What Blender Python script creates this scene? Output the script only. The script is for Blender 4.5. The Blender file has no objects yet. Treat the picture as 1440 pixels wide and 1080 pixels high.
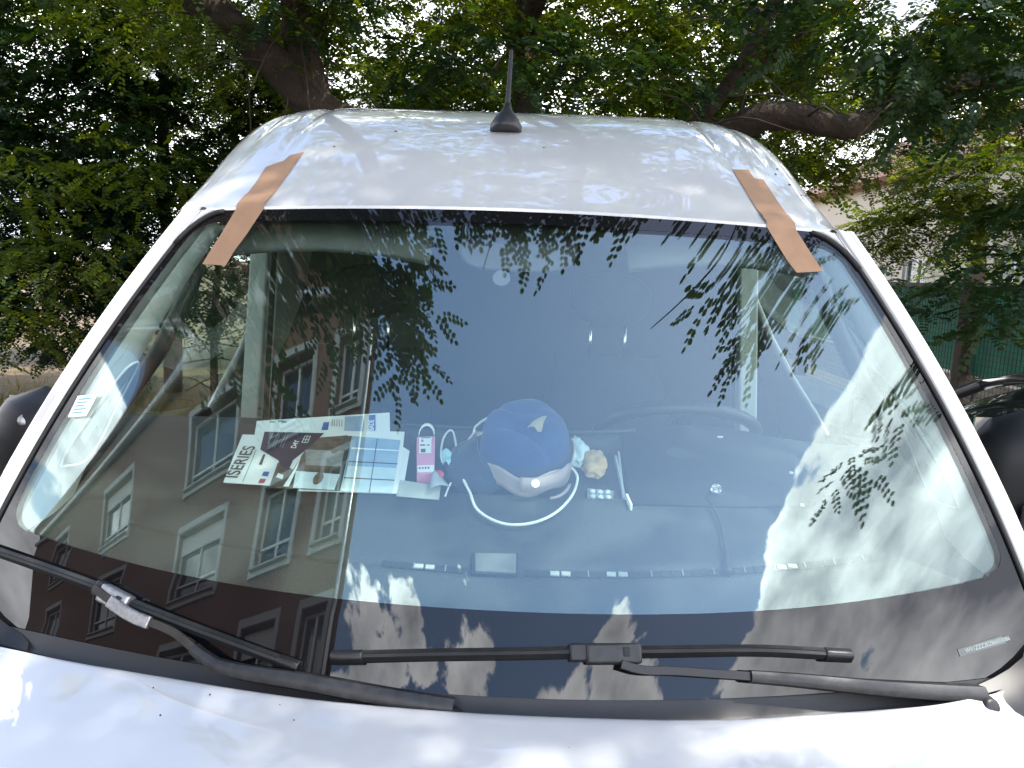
import bpy, bmesh, math, random
import numpy as np
from mathutils import Vector, Matrix

random.seed(7)
rng = np.random.default_rng(11)
PI = math.pi
scene = bpy.context.scene
col = scene.collection

# ------------------------------------------------------------------ camera
CAM = (0.04997, -1.07317, 1.90668)
PITCH, YAW, ROLL = -0.15144, -0.02841, 0.03815
cam_data = bpy.data.cameras.new("camera")
cam = bpy.data.objects.new("camera", cam_data)
col.objects.link(cam)
fwd = Vector((math.sin(YAW) * math.cos(PITCH), math.cos(YAW) * math.cos(PITCH), math.sin(PITCH)))
rgt = Vector((math.cos(YAW), -math.sin(YAW), 0.0))
upv = rgt.cross(fwd)
r2 = rgt * math.cos(ROLL) + upv * math.sin(ROLL)
u2 = upv * math.cos(ROLL) - rgt * math.sin(ROLL)
cam.matrix_world = Matrix(((r2.x, u2.x, -fwd.x, CAM[0]), (r2.y, u2.y, -fwd.y, CAM[1]), (r2.z, u2.z, -fwd.z, CAM[2]), (0, 0, 0, 1)))
cam_data.sensor_fit = 'HORIZONTAL'
cam_data.sensor_width = 36.0
cam_data.lens = 36.0 * 1082.0 / 1440.0
cam_data.clip_start = 0.02
cam_data.clip_end = 800.0
scene.camera = cam

# ------------------------------------------------------------------ sky, sun, exposure
SUN_EL, SUN_AZ = math.radians(60.0), math.radians(104.0)     # azimuth clockwise from +Y
world = bpy.data.worlds.new("World")
scene.world = world
world.use_nodes = True
wt = world.node_tree
wt.nodes.clear()


def wn(t, **kw):
    n = wt.nodes.new(t)
    for k, v in kw.items():
        setattr(n, k, v)
    return n


def wl(a, b):
    wt.links.new(a, b)


wo = wn('ShaderNodeOutputWorld')
bg = wn('ShaderNodeBackground')
bg.inputs['Strength'].default_value = 0.15
sky = wn('ShaderNodeTexSky', sky_type='NISHITA')
sky.sun_disc = False
sky.sun_elevation = SUN_EL
sky.sun_rotation = SUN_AZ
sky.air_density = 1.0
sky.dust_density = 1.0
sky.ozone_density = 1.3
tc = wn('ShaderNodeTexCoord')
sep = wn('ShaderNodeSeparateXYZ')
wl(tc.outputs['Generated'], sep.inputs[0])
# cumulus: fractal noise on the view direction, thicker towards the horizon
mp = wn('ShaderNodeMapping')
mp.inputs['Location'].default_value = CLOUD_OFF = (3.1, 1.7, 0.4)
mp.inputs['Scale'].default_value = (1.0, 1.0, 1.25)
mp.inputs['Rotation'].default_value = (0, 0, math.radians(-21))
wl(tc.outputs['Generated'], mp.inputs[0])
n1 = wn('ShaderNodeTexNoise')
n1.inputs['Scale'].default_value = 4.3
n1.inputs['Detail'].default_value = 9.0
n1.inputs['Roughness'].default_value = 0.55
n1.inputs['Distortion'].default_value = 0.25
wl(mp.outputs[0], n1.inputs['Vector'])
thr = wn('ShaderNodeMapRange')
thr.inputs['From Min'].default_value = 0.42
thr.inputs['From Max'].default_value = 0.68
thr.inputs['To Min'].default_value = 0.37
thr.inputs['To Max'].default_value = 0.70
wl(sep.outputs['Z'], thr.inputs['Value'])
sub = wn('ShaderNodeMath', operation='SUBTRACT')
wl(n1.outputs['Fac'], sub.inputs[0])
wl(thr.outputs[0], sub.inputs[1])
mask = wn('ShaderNodeMapRange', interpolation_type='SMOOTHSTEP')
mask.inputs['From Min'].default_value = 0.0
mask.inputs['From Max'].default_value = 0.03
wl(sub.outputs[0], mask.inputs['Value'])
n2 = wn('ShaderNodeTexNoise')
n2.inputs['Scale'].default_value = 6.0
n2.inputs['Detail'].default_value = 6.0
wl(mp.outputs[0], n2.inputs['Vector'])
core = wn('ShaderNodeMath', operation='MULTIPLY_ADD')
core.inputs[1].default_value = -3.2
core.inputs[2].default_value = 0.85
wl(sub.outputs[0], core.inputs[0])
shade = wn('ShaderNodeMath', operation='ADD', use_clamp=True)
puff = wn('ShaderNodeMath', operation='MULTIPLY_ADD')
puff.inputs[1].default_value = 3.0
puff.inputs[2].default_value = -1.5
wl(n2.outputs['Fac'], puff.inputs[0])
wl(core.outputs[0], shade.inputs[0])
wl(puff.outputs[0], shade.inputs[1])
ramp = wn('ShaderNodeMixRGB')
ramp.inputs[1].default_value = (3.0, 3.2, 3.7, 1)
ramp.inputs[2].default_value = (13.0, 13.1, 13.3, 1)
wl(shade.outputs[0], ramp.inputs[0])
mixc = wn('ShaderNodeMixRGB')
wl(mask.outputs[0], mixc.inputs[0])
wl(sky.outputs[0], mixc.inputs[1])
wl(ramp.outputs[0], mixc.inputs[2])
wl(mixc.outputs[0], bg.inputs['Color'])
wl(bg.outputs[0], wo.inputs[0])

sun_data = bpy.data.lights.new("sun", 'SUN')
sun_data.energy = 2.0
sun_data.angle = math.radians(0.55)
sun_data.color = (1.0, 0.95, 0.87)
sun = bpy.data.objects.new("sun", sun_data)
col.objects.link(sun)
sdir = Vector((math.sin(SUN_AZ) * math.cos(SUN_EL), math.cos(SUN_AZ) * math.cos(SUN_EL), math.sin(SUN_EL)))
sun.location = sdir * 40
sun.rotation_euler = sdir.to_track_quat('Z', 'Y').to_euler()

scene.view_settings.view_transform = 'Standard'
scene.view_settings.look = 'None'
scene.view_settings.gamma = 1.0
scene.view_settings.use_curve_mapping = False
scene.view_settings.exposure = 1.82
scene.cycles.max_bounces = 8
scene.cycles.diffuse_bounces = 3
scene.cycles.glossy_bounces = 4
scene.cycles.transmission_bounces = 4
scene.cycles.transparent_max_bounces = 12
scene.cycles.sample_clamp_indirect = 6.0
scene.cycles.caustics_reflective = False
scene.cycles.caustics_refractive = False


# ------------------------------------------------------------------ materials
MATS = {}


def new_mat(name):
    m = bpy.data.materials.new(name)
    m.use_nodes = True
    nt = m.node_tree
    nt.nodes.clear()
    out = nt.nodes.new('ShaderNodeOutputMaterial')
    MATS[name] = m
    return m, nt, out


def pbr(name, color, rough=0.5, metal=0.0, spec=0.5, coat=0.0, coat_rough=0.03, bump=None, vary=None, sheen=0.0, coat_ior=1.5):
    """principled material; vary=(scale, amount, second colour) mottles it, bump=(scale, strength, detail)"""
    m, nt, out = new_mat(name)
    p = nt.nodes.new('ShaderNodeBsdfPrincipled')
    p.inputs['Base Color'].default_value = (*color, 1)
    p.inputs['Roughness'].default_value = rough
    p.inputs['Metallic'].default_value = metal
    p.inputs['Specular IOR Level'].default_value = spec
    p.inputs['Coat Weight'].default_value = coat
    p.inputs['Coat Roughness'].default_value = coat_rough
    p.inputs['Coat IOR'].default_value = coat_ior
    p.inputs['Sheen Weight'].default_value = sheen
    tcn = nt.nodes.new('ShaderNodeTexCoord')
    if vary:
        n = nt.nodes.new('ShaderNodeTexNoise')
        n.inputs['Scale'].default_value = vary[0]
        n.inputs['Detail'].default_value = 6
        nt.links.new(tcn.outputs['Object'], n.inputs['Vector'])
        r = nt.nodes.new('ShaderNodeMapRange')
        r.inputs['From Min'].default_value = 0.38
        r.inputs['From Max'].default_value = 0.68
        r.inputs['To Max'].default_value = vary[1]
        nt.links.new(n.outputs['Fac'], r.inputs['Value'])
        mx = nt.nodes.new('ShaderNodeMixRGB')
        mx.inputs[1].default_value = (*color, 1)
        mx.inputs[2].default_value = (*vary[2], 1)
        nt.links.new(r.outputs[0], mx.inputs[0])
        nt.links.new(mx.outputs[0], p.inputs['Base Color'])
    if bump:
        n = nt.nodes.new('ShaderNodeTexNoise')
        n.inputs['Scale'].default_value = bump[0]
        n.inputs['Detail'].default_value = bump[2] if len(bump) > 2 else 3
        nt.links.new(tcn.outputs['Object'], n.inputs['Vector'])
        b = nt.nodes.new('ShaderNodeBump')
        b.inputs['Strength'].default_value = bump[1]
        b.inputs['Distance'].default_value = bump[3] if len(bump) > 3 else 0.002
        nt.links.new(n.outputs['Fac'], b.inputs['Height'])
        nt.links.new(b.outputs[0], p.inputs['Normal'])
    nt.links.new(p.outputs[0], out.inputs[0])
    return m


def thin_glass(name, tint, ior, rough=0.0, film=0.0, filmcol=(0.7, 0.75, 0.75), refl=(1, 1, 1)):
    """one surface of a pane: fresnel reflection over a tinted see-through layer, film = share of dust"""
    m, nt, out = new_mat(name)
    tr = nt.nodes.new('ShaderNodeBsdfTransparent')
    tr.inputs[0].default_value = (*tint, 1)
    gl = nt.nodes.new('ShaderNodeBsdfGlossy')
    gl.inputs['Roughness'].default_value = rough
    gl.inputs[0].default_value = (*refl, 1)
    fr = nt.nodes.new('ShaderNodeFresnel')
    # a thin pane reflects the same from either side
    ge = nt.nodes.new('ShaderNodeNewGeometry')
    mr = nt.nodes.new('ShaderNodeMapRange')
    mr.inputs['To Min'].default_value = ior
    mr.inputs['To Max'].default_value = 1.0 / ior
    nt.links.new(ge.outputs['Backfacing'], mr.inputs['Value'])
    nt.links.new(mr.outputs[0], fr.inputs[0])
    base = tr.outputs[0]
    if film > 0:
        df = nt.nodes.new('ShaderNodeBsdfDiffuse')
        df.inputs[0].default_value = (*filmcol, 1)
        tl = nt.nodes.new('ShaderNodeBsdfTranslucent')
        tl.inputs[0].default_value = (*filmcol, 1)
        a = nt.nodes.new('ShaderNodeMixShader')
        a.inputs[0].default_value = 0.5
        nt.links.new(df.outputs[0], a.inputs[1])
        nt.links.new(tl.outputs[0], a.inputs[2])
        tcn = nt.nodes.new('ShaderNodeTexCoord')
        n = nt.nodes.new('ShaderNodeTexNoise')
        n.inputs['Scale'].default_value = 5.0
        n.inputs['Detail'].default_value = 8.0
        nt.links.new(tcn.outputs['Object'], n.inputs['Vector'])
        r = nt.nodes.new('ShaderNodeMapRange')
        r.inputs['To Min'].default_value = film * 0.6
        r.inputs['To Max'].default_value = film * 1.4
        r.inputs['From Min'].default_value = 0.3
        r.inputs['From Max'].default_value = 0.7
        nt.links.new(n.outputs['Fac'], r.inputs['Value'])
        b = nt.nodes.new('ShaderNodeMixShader')
        nt.links.new(r.outputs[0], b.inputs[0])
        nt.links.new(tr.outputs[0], b.inputs[1])
        nt.links.new(a.outputs[0], b.inputs[2])
        base = b.outputs[0]
    mx = nt.nodes.new('ShaderNodeMixShader')
    nt.links.new(fr.outputs[0], mx.inputs[0])
    nt.links.new(base, mx.inputs[1])
    nt.links.new(gl.outputs[0], mx.inputs[2])
    nt.links.new(mx.outputs[0], out.inputs[0])
    return m


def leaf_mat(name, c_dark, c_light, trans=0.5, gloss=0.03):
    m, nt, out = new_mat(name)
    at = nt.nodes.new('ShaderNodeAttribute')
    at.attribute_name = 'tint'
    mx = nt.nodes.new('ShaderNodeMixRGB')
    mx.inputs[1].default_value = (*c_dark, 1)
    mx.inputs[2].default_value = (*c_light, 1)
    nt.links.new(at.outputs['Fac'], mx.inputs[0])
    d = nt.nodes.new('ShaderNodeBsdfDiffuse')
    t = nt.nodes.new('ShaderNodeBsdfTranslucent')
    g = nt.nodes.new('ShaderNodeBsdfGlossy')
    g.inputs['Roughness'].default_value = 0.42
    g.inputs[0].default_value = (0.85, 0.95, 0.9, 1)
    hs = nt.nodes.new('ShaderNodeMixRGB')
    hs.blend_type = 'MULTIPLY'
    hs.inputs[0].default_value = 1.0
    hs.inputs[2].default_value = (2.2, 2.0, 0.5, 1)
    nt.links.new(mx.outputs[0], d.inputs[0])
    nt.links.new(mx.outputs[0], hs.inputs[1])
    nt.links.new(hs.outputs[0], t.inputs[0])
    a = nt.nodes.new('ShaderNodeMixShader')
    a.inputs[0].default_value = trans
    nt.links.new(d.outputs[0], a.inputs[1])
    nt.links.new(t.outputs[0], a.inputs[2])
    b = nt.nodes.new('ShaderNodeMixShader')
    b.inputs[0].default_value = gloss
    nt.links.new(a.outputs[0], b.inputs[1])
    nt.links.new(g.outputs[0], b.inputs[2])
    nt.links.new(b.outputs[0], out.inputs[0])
    return m


pbr('van_paint', (0.50, 0.50, 0.502), 0.35, coat=1.0, coat_rough=0.02, coat_ior=1.9, vary=(2.2, 0.10, (0.45, 0.45, 0.45)), bump=(700, 0.012, 2, 0.001))
pbr('paint_shut', (0.10, 0.10, 0.10), 0.6)
pbr('black_rubber', (0.007, 0.007, 0.008), 0.62, vary=(60, 0.5, (0.016, 0.016, 0.016)))
pbr('black_plastic', (0.009, 0.009, 0.010), 0.42, bump=(900, 0.25, 2, 0.0006), vary=(14, 0.5, (0.016, 0.016, 0.016)))
pbr('worn_plastic', (0.013, 0.013, 0.014), 0.45, bump=(500, 0.3, 2, 0.001), vary=(60, 0.7, (0.032, 0.032, 0.034)))
pbr('mirror_shell', (0.006, 0.006, 0.0075), 0.42, spec=0.3, bump=(600, 0.2, 2, 0.0008))
pbr('blade_steel', (0.06, 0.058, 0.055), 0.3, metal=0.7, vary=(30, 0.4, (0.12, 0.115, 0.105)))
pbr('bare_metal', (0.42, 0.42, 0.42), 0.42, metal=0.9, vary=(120, 0.7, (0.2, 0.2, 0.2)), bump=(300, 0.3, 3))
pbr('chrome', (0.8, 0.8, 0.8), 0.12, metal=1.0)
pbr('frit', (0.006, 0.006, 0.007), 0.6, spec=0.0, coat=1.0, coat_rough=0.0, coat_ior=1.55)
pbr('dash_plastic', (0.038, 0.041, 0.041), 0.55, spec=0.4, bump=(420, 0.55, 2, 0.0025), vary=(5, 0.35, (0.052, 0.053, 0.05)))
pbr('dash_dark', (0.020, 0.022, 0.024), 0.6, bump=(500, 0.3, 2, 0.001))
pbr('vent_dark', (0.012, 0.013, 0.014), 0.7)
pbr('sensor_cover', (0.13, 0.14, 0.135), 0.6, bump=(300, 0.3, 3), vary=(50, 0.5, (0.09, 0.095, 0.09)))
pbr('trim_grey', (0.40, 0.41, 0.40), 0.65, bump=(300, 0.2, 2, 0.001))
pbr('trim_dark', (0.17, 0.175, 0.175), 0.7, bump=(300, 0.2, 2, 0.001))
pbr('headliner', (0.24, 0.243, 0.255), 0.9, bump=(200, 0.3, 3))
pbr('visor', (0.12, 0.125, 0.125), 0.8)
pbr('console_lilac', (0.12, 0.12, 0.145), 0.7)
pbr('seat_cloth', (0.020, 0.021, 0.024), 0.95, bump=(260, 0.5, 3), vary=(9, 0.5, (0.03, 0.03, 0.034)))
pbr('bulkhead_grey', (0.055, 0.057, 0.06), 0.7)
pbr('tape_paper', (0.30, 0.178, 0.105), 0.75, vary=(26, 0.6, (0.25, 0.145, 0.084)), bump=(90, 0.35, 5, 0.002))
pbr('paper', (0.86, 0.87, 0.86), 0.6, vary=(20, 0.2, (0.80, 0.81, 0.80)))
pbr('print_grey', (0.075, 0.08, 0.085), 0.6)
pbr('print_purple', (0.045, 0.038, 0.07), 0.5, vary=(18, 0.5, (0.03, 0.028, 0.05)))
pbr('print_brown', (0.16, 0.125, 0.10), 0.5, vary=(55, 0.9, (0.055, 0.045, 0.04)))
pbr('print_tan', (0.36, 0.35, 0.34), 0.5, vary=(60, 0.7, (0.22, 0.22, 0.23)))
pbr('print_sky', (0.27, 0.40, 0.56), 0.5, vary=(30, 0.6, (0.40, 0.52, 0.64)))
pbr('print_pale', (0.55, 0.68, 0.72), 0.5, vary=(35, 0.7, (0.72, 0.78, 0.78)))
pbr('print_blue', (0.05, 0.13, 0.36), 0.5)
pbr('print_red', (0.45, 0.09, 0.10), 0.5)
pbr('print_teal', (0.16, 0.32, 0.34), 0.5)
pbr('pink_card', (0.78, 0.30, 0.46), 0.5, vary=(60, 0.3, (0.7, 0.42, 0.55)))
pbr('red_card', (0.6, 0.06, 0.10), 0.5)
pbr('grey_card', (0.40, 0.42, 0.38), 0.7, vary=(30, 0.5, (0.5, 0.52, 0.48)))
pbr('white_cable', (0.80, 0.80, 0.78), 0.4)
pbr('mask_blue', (0.36, 0.60, 0.68), 0.8)
pbr('mask_grey', (0.36, 0.38, 0.42), 0.8)
pbr('blue_felt', (0.018, 0.046, 0.15), 0.95, bump=(420, 0.6, 4, 0.002), vary=(22, 0.6, (0.030, 0.068, 0.20)), sheen=0.15)
pbr('blue_felt_dark', (0.028, 0.05, 0.11), 0.95, bump=(420, 0.6, 4, 0.002), sheen=0.3)
pbr('navy_cloth', (0.018, 0.030, 0.062), 0.95, bump=(300, 0.5, 4, 0.002), vary=(18, 0.5, (0.03, 0.045, 0.085)), sheen=0.2)
pbr('cap_pink', (0.40, 0.32, 0.315), 0.9, bump=(350, 0.5, 3, 0.0015), vary=(30, 0.6, (0.33, 0.27, 0.27)))
pbr('patch_tan', (0.42, 0.36, 0.29), 0.8, bump=(500, 0.4, 3), vary=(80, 0.5, (0.32, 0.28, 0.23)))
pbr('tissue_white', (0.62, 0.72, 0.72), 0.85, vary=(40, 0.4, (0.5, 0.62, 0.64)))
pbr('cloth_tan', (0.58, 0.40, 0.20), 0.9, vary=(30, 0.6, (0.44, 0.31, 0.17)), bump=(300, 0.4, 3))
pbr('plate_grey', (0.075, 0.09, 0.09), 0.5)
pbr('plate_text', (0.32, 0.36, 0.36), 0.5)
pbr('foil', (0.55, 0.6, 0.62), 0.3, metal=0.6)
pbr('led_white', (0.75, 0.75, 0.75), 0.4)
pbr('stucco', (0.19, 0.098, 0.062), 0.95, bump=(40, 0.5, 8, 0.01), vary=(0.5, 0.4, (0.155, 0.08, 0.051)))
pbr('stone_surround', (0.46, 0.46, 0.44), 0.85, vary=(6, 0.4, (0.38, 0.38, 0.37)))
pbr('window_white', (0.62, 0.63, 0.62), 0.5)
pbr('room_dark', (0.03, 0.032, 0.035), 0.9)
pbr('blind', (0.50, 0.50, 0.48), 0.8)
pbr('zinc', (0.50, 0.52, 0.54), 0.32, metal=0.9, vary=(4, 0.5, (0.36, 0.37, 0.38)))
pbr('roof_tile', (0.16, 0.075, 0.05), 0.85)
pbr('asphalt', (0.055, 0.055, 0.056), 0.9, bump=(120, 0.7, 8, 0.01), vary=(1.3, 0.6, (0.08, 0.078, 0.075)))
pbr('dry_soil', (0.19, 0.13, 0.07), 0.95, bump=(30, 0.8, 8, 0.03), vary=(3.0, 0.8, (0.10, 0.085, 0.04)))
pbr('kerb_stone', (0.30, 0.295, 0.28), 0.85, bump=(60, 0.5, 6, 0.006), vary=(3, 0.6, (0.22, 0.215, 0.20)))
pbr('bark', (0.046, 0.031, 0.021), 0.95, bump=(9, 1.0, 9, 0.06), vary=(7, 0.9, (0.026, 0.019, 0.014)))
pbr('twig', (0.045, 0.034, 0.022), 0.9)
pbr('post_brown', (0.055, 0.036, 0.028), 0.85, bump=(40, 0.6, 6, 0.01), vary=(6, 0.7, (0.03, 0.022, 0.018)))
pbr('wire_black', (0.02, 0.024, 0.022), 0.6)
pbr('screen_green', (0.016, 0.24, 0.15), 0.7, vary=(5, 0.7, (0.010, 0.13, 0.085)))
pbr('house_beige', (0.50, 0.455, 0.385), 0.9, bump=(40, 0.4, 6, 0.006), vary=(0.6, 0.3, (0.45, 0.405, 0.34)))
pbr('car_black', (0.010, 0.010, 0.012), 0.3, coat=1.0, coat_rough=0.02)
pbr('car_cream', (0.62, 0.60, 0.46), 0.35, coat=1.0, coat_rough=0.02)
pbr('tyre', (0.015, 0.015, 0.015), 0.85, bump=(80, 0.4, 2))
pbr('rim_alloy', (0.45, 0.45, 0.46), 0.35, metal=0.9)
pbr('lamp_red', (0.35, 0.01, 0.01), 0.2, coat=1.0)
pbr('lamp_clear', (0.6, 0.6, 0.6), 0.1, coat=1.0)
pbr('dirt_speck', (0.05, 0.045, 0.035), 0.9)
pbr('bird_lime', (0.55, 0.54, 0.50), 0.9)
thin_glass('screen_outer', (0.95, 0.995, 0.975), 1.62)
thin_glass('screen_inner', (0.90, 0.985, 0.95), 2.15, film=0.008, refl=(0.82, 0.99, 1.0))
thin_glass('side_glass', (0.72, 0.85, 0.78), 1.5)
pbr('car_glass', (0.015, 0.022, 0.02), 0.02, spec=0.8)
pbr('pane_glass', (0.03, 0.04, 0.045), 0.03, spec=0.7)
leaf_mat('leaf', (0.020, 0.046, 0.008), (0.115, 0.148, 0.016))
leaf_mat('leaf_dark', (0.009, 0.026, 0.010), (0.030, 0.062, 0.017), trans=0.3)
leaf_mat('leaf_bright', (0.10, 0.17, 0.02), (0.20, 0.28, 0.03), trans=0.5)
leaf_mat('grass_dry', (0.20, 0.15, 0.06), (0.10, 0.11, 0.03), trans=0.3)
M = MATS


# ------------------------------------------------------------------ helpers
def V3(p):
    return Vector((float(p[0]), float(p[1]), float(p[2])))


def tag(o, label=None, cat=None, group=None, kind=None):
    if label:
        o['label'] = label
    if cat:
        o['category'] = cat
    if group:
        o['group'] = group
    if kind:
        o['kind'] = kind
    return o


def empty(name, loc, rz=0.0):
    o = bpy.data.objects.new(name, None)
    o.empty_display_size = 0.1
    o.location = loc
    o.rotation_euler = (0, 0, rz)
    col.objects.link(o)
    return o


LOCAL = set()       # things whose parts are written in the thing's own frame


class MB:
    """collects shapes into one mesh object"""

    def __init__(s):
        s.v, s.f = [], []

    def add(s, vs, fs):
        b = len(s.v)
        s.v += [tuple(float(c) for c in p) for p in vs]
        s.f += [tuple(b + i for i in f) for f in fs]
        return s

    def box(s, c, d, rot=None):
        x, y, z = d[0] / 2, d[1] / 2, d[2] / 2
        vs = [Vector(p) for p in ((-x, -y, -z), (x, -y, -z), (x, y, -z), (-x, y, -z), (-x, -y, z), (x, -y, z), (x, y, z), (-x, y, z))]
        if rot is not None:
            vs = [rot @ p for p in vs]
        vs = [p + V3(c) for p in vs]
        return s.add(vs, [(3, 2, 1, 0), (4, 5, 6, 7), (0, 1, 5, 4), (1, 2, 6, 5), (2, 3, 7, 6), (3, 0, 4, 7)])

    def tube(s, pts, rad, n=8, cap=True, squash=1.0, up=None):
        pts = [V3(p) for p in pts]
        if not hasattr(rad, '__len__'):
            rad = [rad] * len(pts)
        b = len(s.v)
        prev = V3(up) if up is not None else None
        for i, p in enumerate(pts):
            t = (pts[min(i + 1, len(pts) - 1)] - pts[max(i - 1, 0)]).normalized()
            if prev is None:
                prev = t.orthogonal()
            a = (prev - t * prev.dot(t)).normalized()
            if up is None:
                prev = a
            c = t.cross(a)
            for k in range(n):
                th = 2 * PI * k / n
                q = p + (a * math.cos(th) * squash + c * math.sin(th)) * rad[i]
                s.v.append(tuple(q))
        for i in range(len(pts) - 1):
            for k in range(n):
                k2 = (k + 1) % n
                s.f.append((b + i * n + k, b + i * n + k2, b + (i + 1) * n + k2, b + (i + 1) * n + k))
        if cap:
            s.f.append(tuple(b + k for k in reversed(range(n))))
            s.f.append(tuple(b + (len(pts) - 1) * n + k for k in range(n)))
        return s

    def sweep(s, pts, frames, profile, cap=True):
        """profile = [(a, b)] swept along pts; frames = [(A, B)] axis vectors"""
        b = len(s.v)
        n = len(profile)
        for p, (A, B) in zip(pts, frames):
            for (x, y) in profile:
                s.v.append(tuple(V3(p) + V3(A) * x + V3(B) * y))
        for i in range(len(pts) - 1):
            for k in range(n):
                k2 = (k + 1) % n
                s.f.append((b + i * n + k, b + i * n + k2, b + (i + 1) * n + k2, b + (i + 1) * n + k))
        if cap:
            s.f.append(tuple(b + k for k in reversed(range(n))))
            s.f.append(tuple(b + (len(pts) - 1) * n + k for k in range(n)))
        return s

    def grid(s, rows, flip=False):
        b = len(s.v)
        nr, nc = len(rows), len(rows[0])
        for r in rows:
            s.v += [tuple(float(c) for c in p) for p in r]
        for i in range(nr - 1):
            for j in range(nc - 1):
                q = (b + i * nc + j, b + i * nc + j + 1, b + (i + 1) * nc + j + 1, b + (i + 1) * nc + j)
                s.f.append(q[::-1] if flip else q)
        return s

    def lathe(s, c, prof, n=20, axis=(0, 0, 1), cap=True):
        """prof = [(radius, height)] along axis"""
        ax = V3(axis).normalized()
        a = ax.orthogonal().normalized()
        d = ax.cross(a)
        b = len(s.v)
        for (r, h) in prof:
            for k in range(n):
                th = 2 * PI * k / n
                s.v.append(tuple(V3(c) + ax * h + (a * math.cos(th) + d * math.sin(th)) * r))
        for i in range(len(prof) - 1):
            for k in range(n):
                k2 = (k + 1) % n
                s.f.append((b + i * n + k, b + i * n + k2, b + (i + 1) * n + k2, b + (i + 1) * n + k))
        if cap:
            s.f.append(tuple(b + k for k in reversed(range(n))))
            s.f.append(tuple(b + (len(prof) - 1) * n + k for k in range(n)))
        return s

    def slab(s, poly, n, t):
        """flat polygon given thickness t along n"""
        n = V3(n)
        k = len(poly)
        a = [V3(p) for p in poly]
        vs = a + [p + n * t for p in a]
        fs = [tuple(reversed(range(k))), tuple(range(k, 2 * k))] + [(i, (i + 1) % k, k + (i + 1) % k, k + i) for i in range(k)]
        return s.add(vs, fs)

    def build(s, name, mat, parent=None, smooth=False, bevel=0.0, subsurf=0, seg=2, solid=0.0, angle=None):
        me = bpy.data.meshes.new(name)
        me.from_pydata(s.v, [], s.f)
        me.validate()
        me.update()
        o = bpy.data.objects.new(name, me)
        col.objects.link(o)
        me.materials.append(M[mat] if isinstance(mat, str) else mat)
        bm = bmesh.new()
        bm.from_mesh(me)
        bmesh.ops.recalc_face_normals(bm, faces=bm.faces)
        bm.to_mesh(me)
        bm.free()
        if smooth or bevel:
            for p in me.polygons:
                p.use_smooth = True
            if angle is not None or bevel:
                me.set_sharp_from_angle(angle=math.radians(angle if angle is not None else 45))
        if solid:
            md = o.modifiers.new('solid', 'SOLIDIFY')
            md.thickness = solid
        if bevel:
            md = o.modifiers.new('bevel', 'BEVEL')
            md.width = bevel
            md.segments = seg
            md.limit_method = 'ANGLE'
            md.angle_limit = math.radians(30)
        if subsurf:
            md = o.modifiers.new('sub', 'SUBSURF')
            md.levels = md.render_levels = subsurf
        if parent is not None:
            o.parent = parent
            if parent.name not in LOCAL:
                o.matrix_parent_inverse = Matrix.Translation(-parent.location)
            if parent.name in LOCAL:
                LOCAL.add(o.name)
        return o


def text_mesh(name, body, origin, ex, ey, size, mat, parent, bold=0.0, align='LEFT'):
    """flat lettering laid on a surface: ex = reading direction, ey = up of the letters"""
    cu = bpy.data.curves.new(name, 'FONT')
    cu.body = body
    cu.size = size
    cu.align_x = align
    cu.offset = bold
    tmp = bpy.data.objects.new(name, cu)
    col.objects.link(tmp)
    bpy.context.view_layer.update()
    me = bpy.data.meshes.new_from_object(tmp)
    bpy.data.objects.remove(tmp)
    ex, ey = V3(ex).normalized(), V3(ey)
    ey = (ey - ex * ey.dot(ex)).normalized()
    ez = ex.cross(ey)
    mw = Matrix(((ex.x, ey.x, ez.x, origin[0]), (ex.y, ey.y, ez.y, origin[1]), (ex.z, ey.z, ez.z, origin[2]), (0, 0, 0, 1)))
    me.transform(mw)
    me.name = name
    o = bpy.data.objects.new(name, me)
    col.objects.link(o)
    me.materials.clear()
    me.materials.append(M[mat])
    if parent is not None:
        o.parent = parent
        o.matrix_parent_inverse = Matrix.Translation(-parent.location)
    return o


def lerp(a, b, t):
    return a + (b - a) * t


def interp(tab, x):
    xs = [t[0] for t in tab]
    ys = [t[1] for t in tab]
    return float(np.interp(x, xs, ys))


def smooth_poly(pts, n):
    """Catmull-Rom through pts"""
    pts = [V3(p) for p in pts]
    q = [pts[0] * 2 - pts[1]] + pts + [pts[-1] * 2 - pts[-2]]
    out = []
    for i in range(1, len(q) - 2):
        for k in range(n):
            t = k / n
            a, b, c, d = q[i - 1], q[i], q[i + 1], q[i + 2]
            out.append(0.5 * ((2 * b) + (c - a) * t + (2 * a - 5 * b + 4 * c - d) * t * t + (3 * b - a - 3 * c + d) * t ** 3))
    out.append(pts[-1])
    return out


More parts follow.
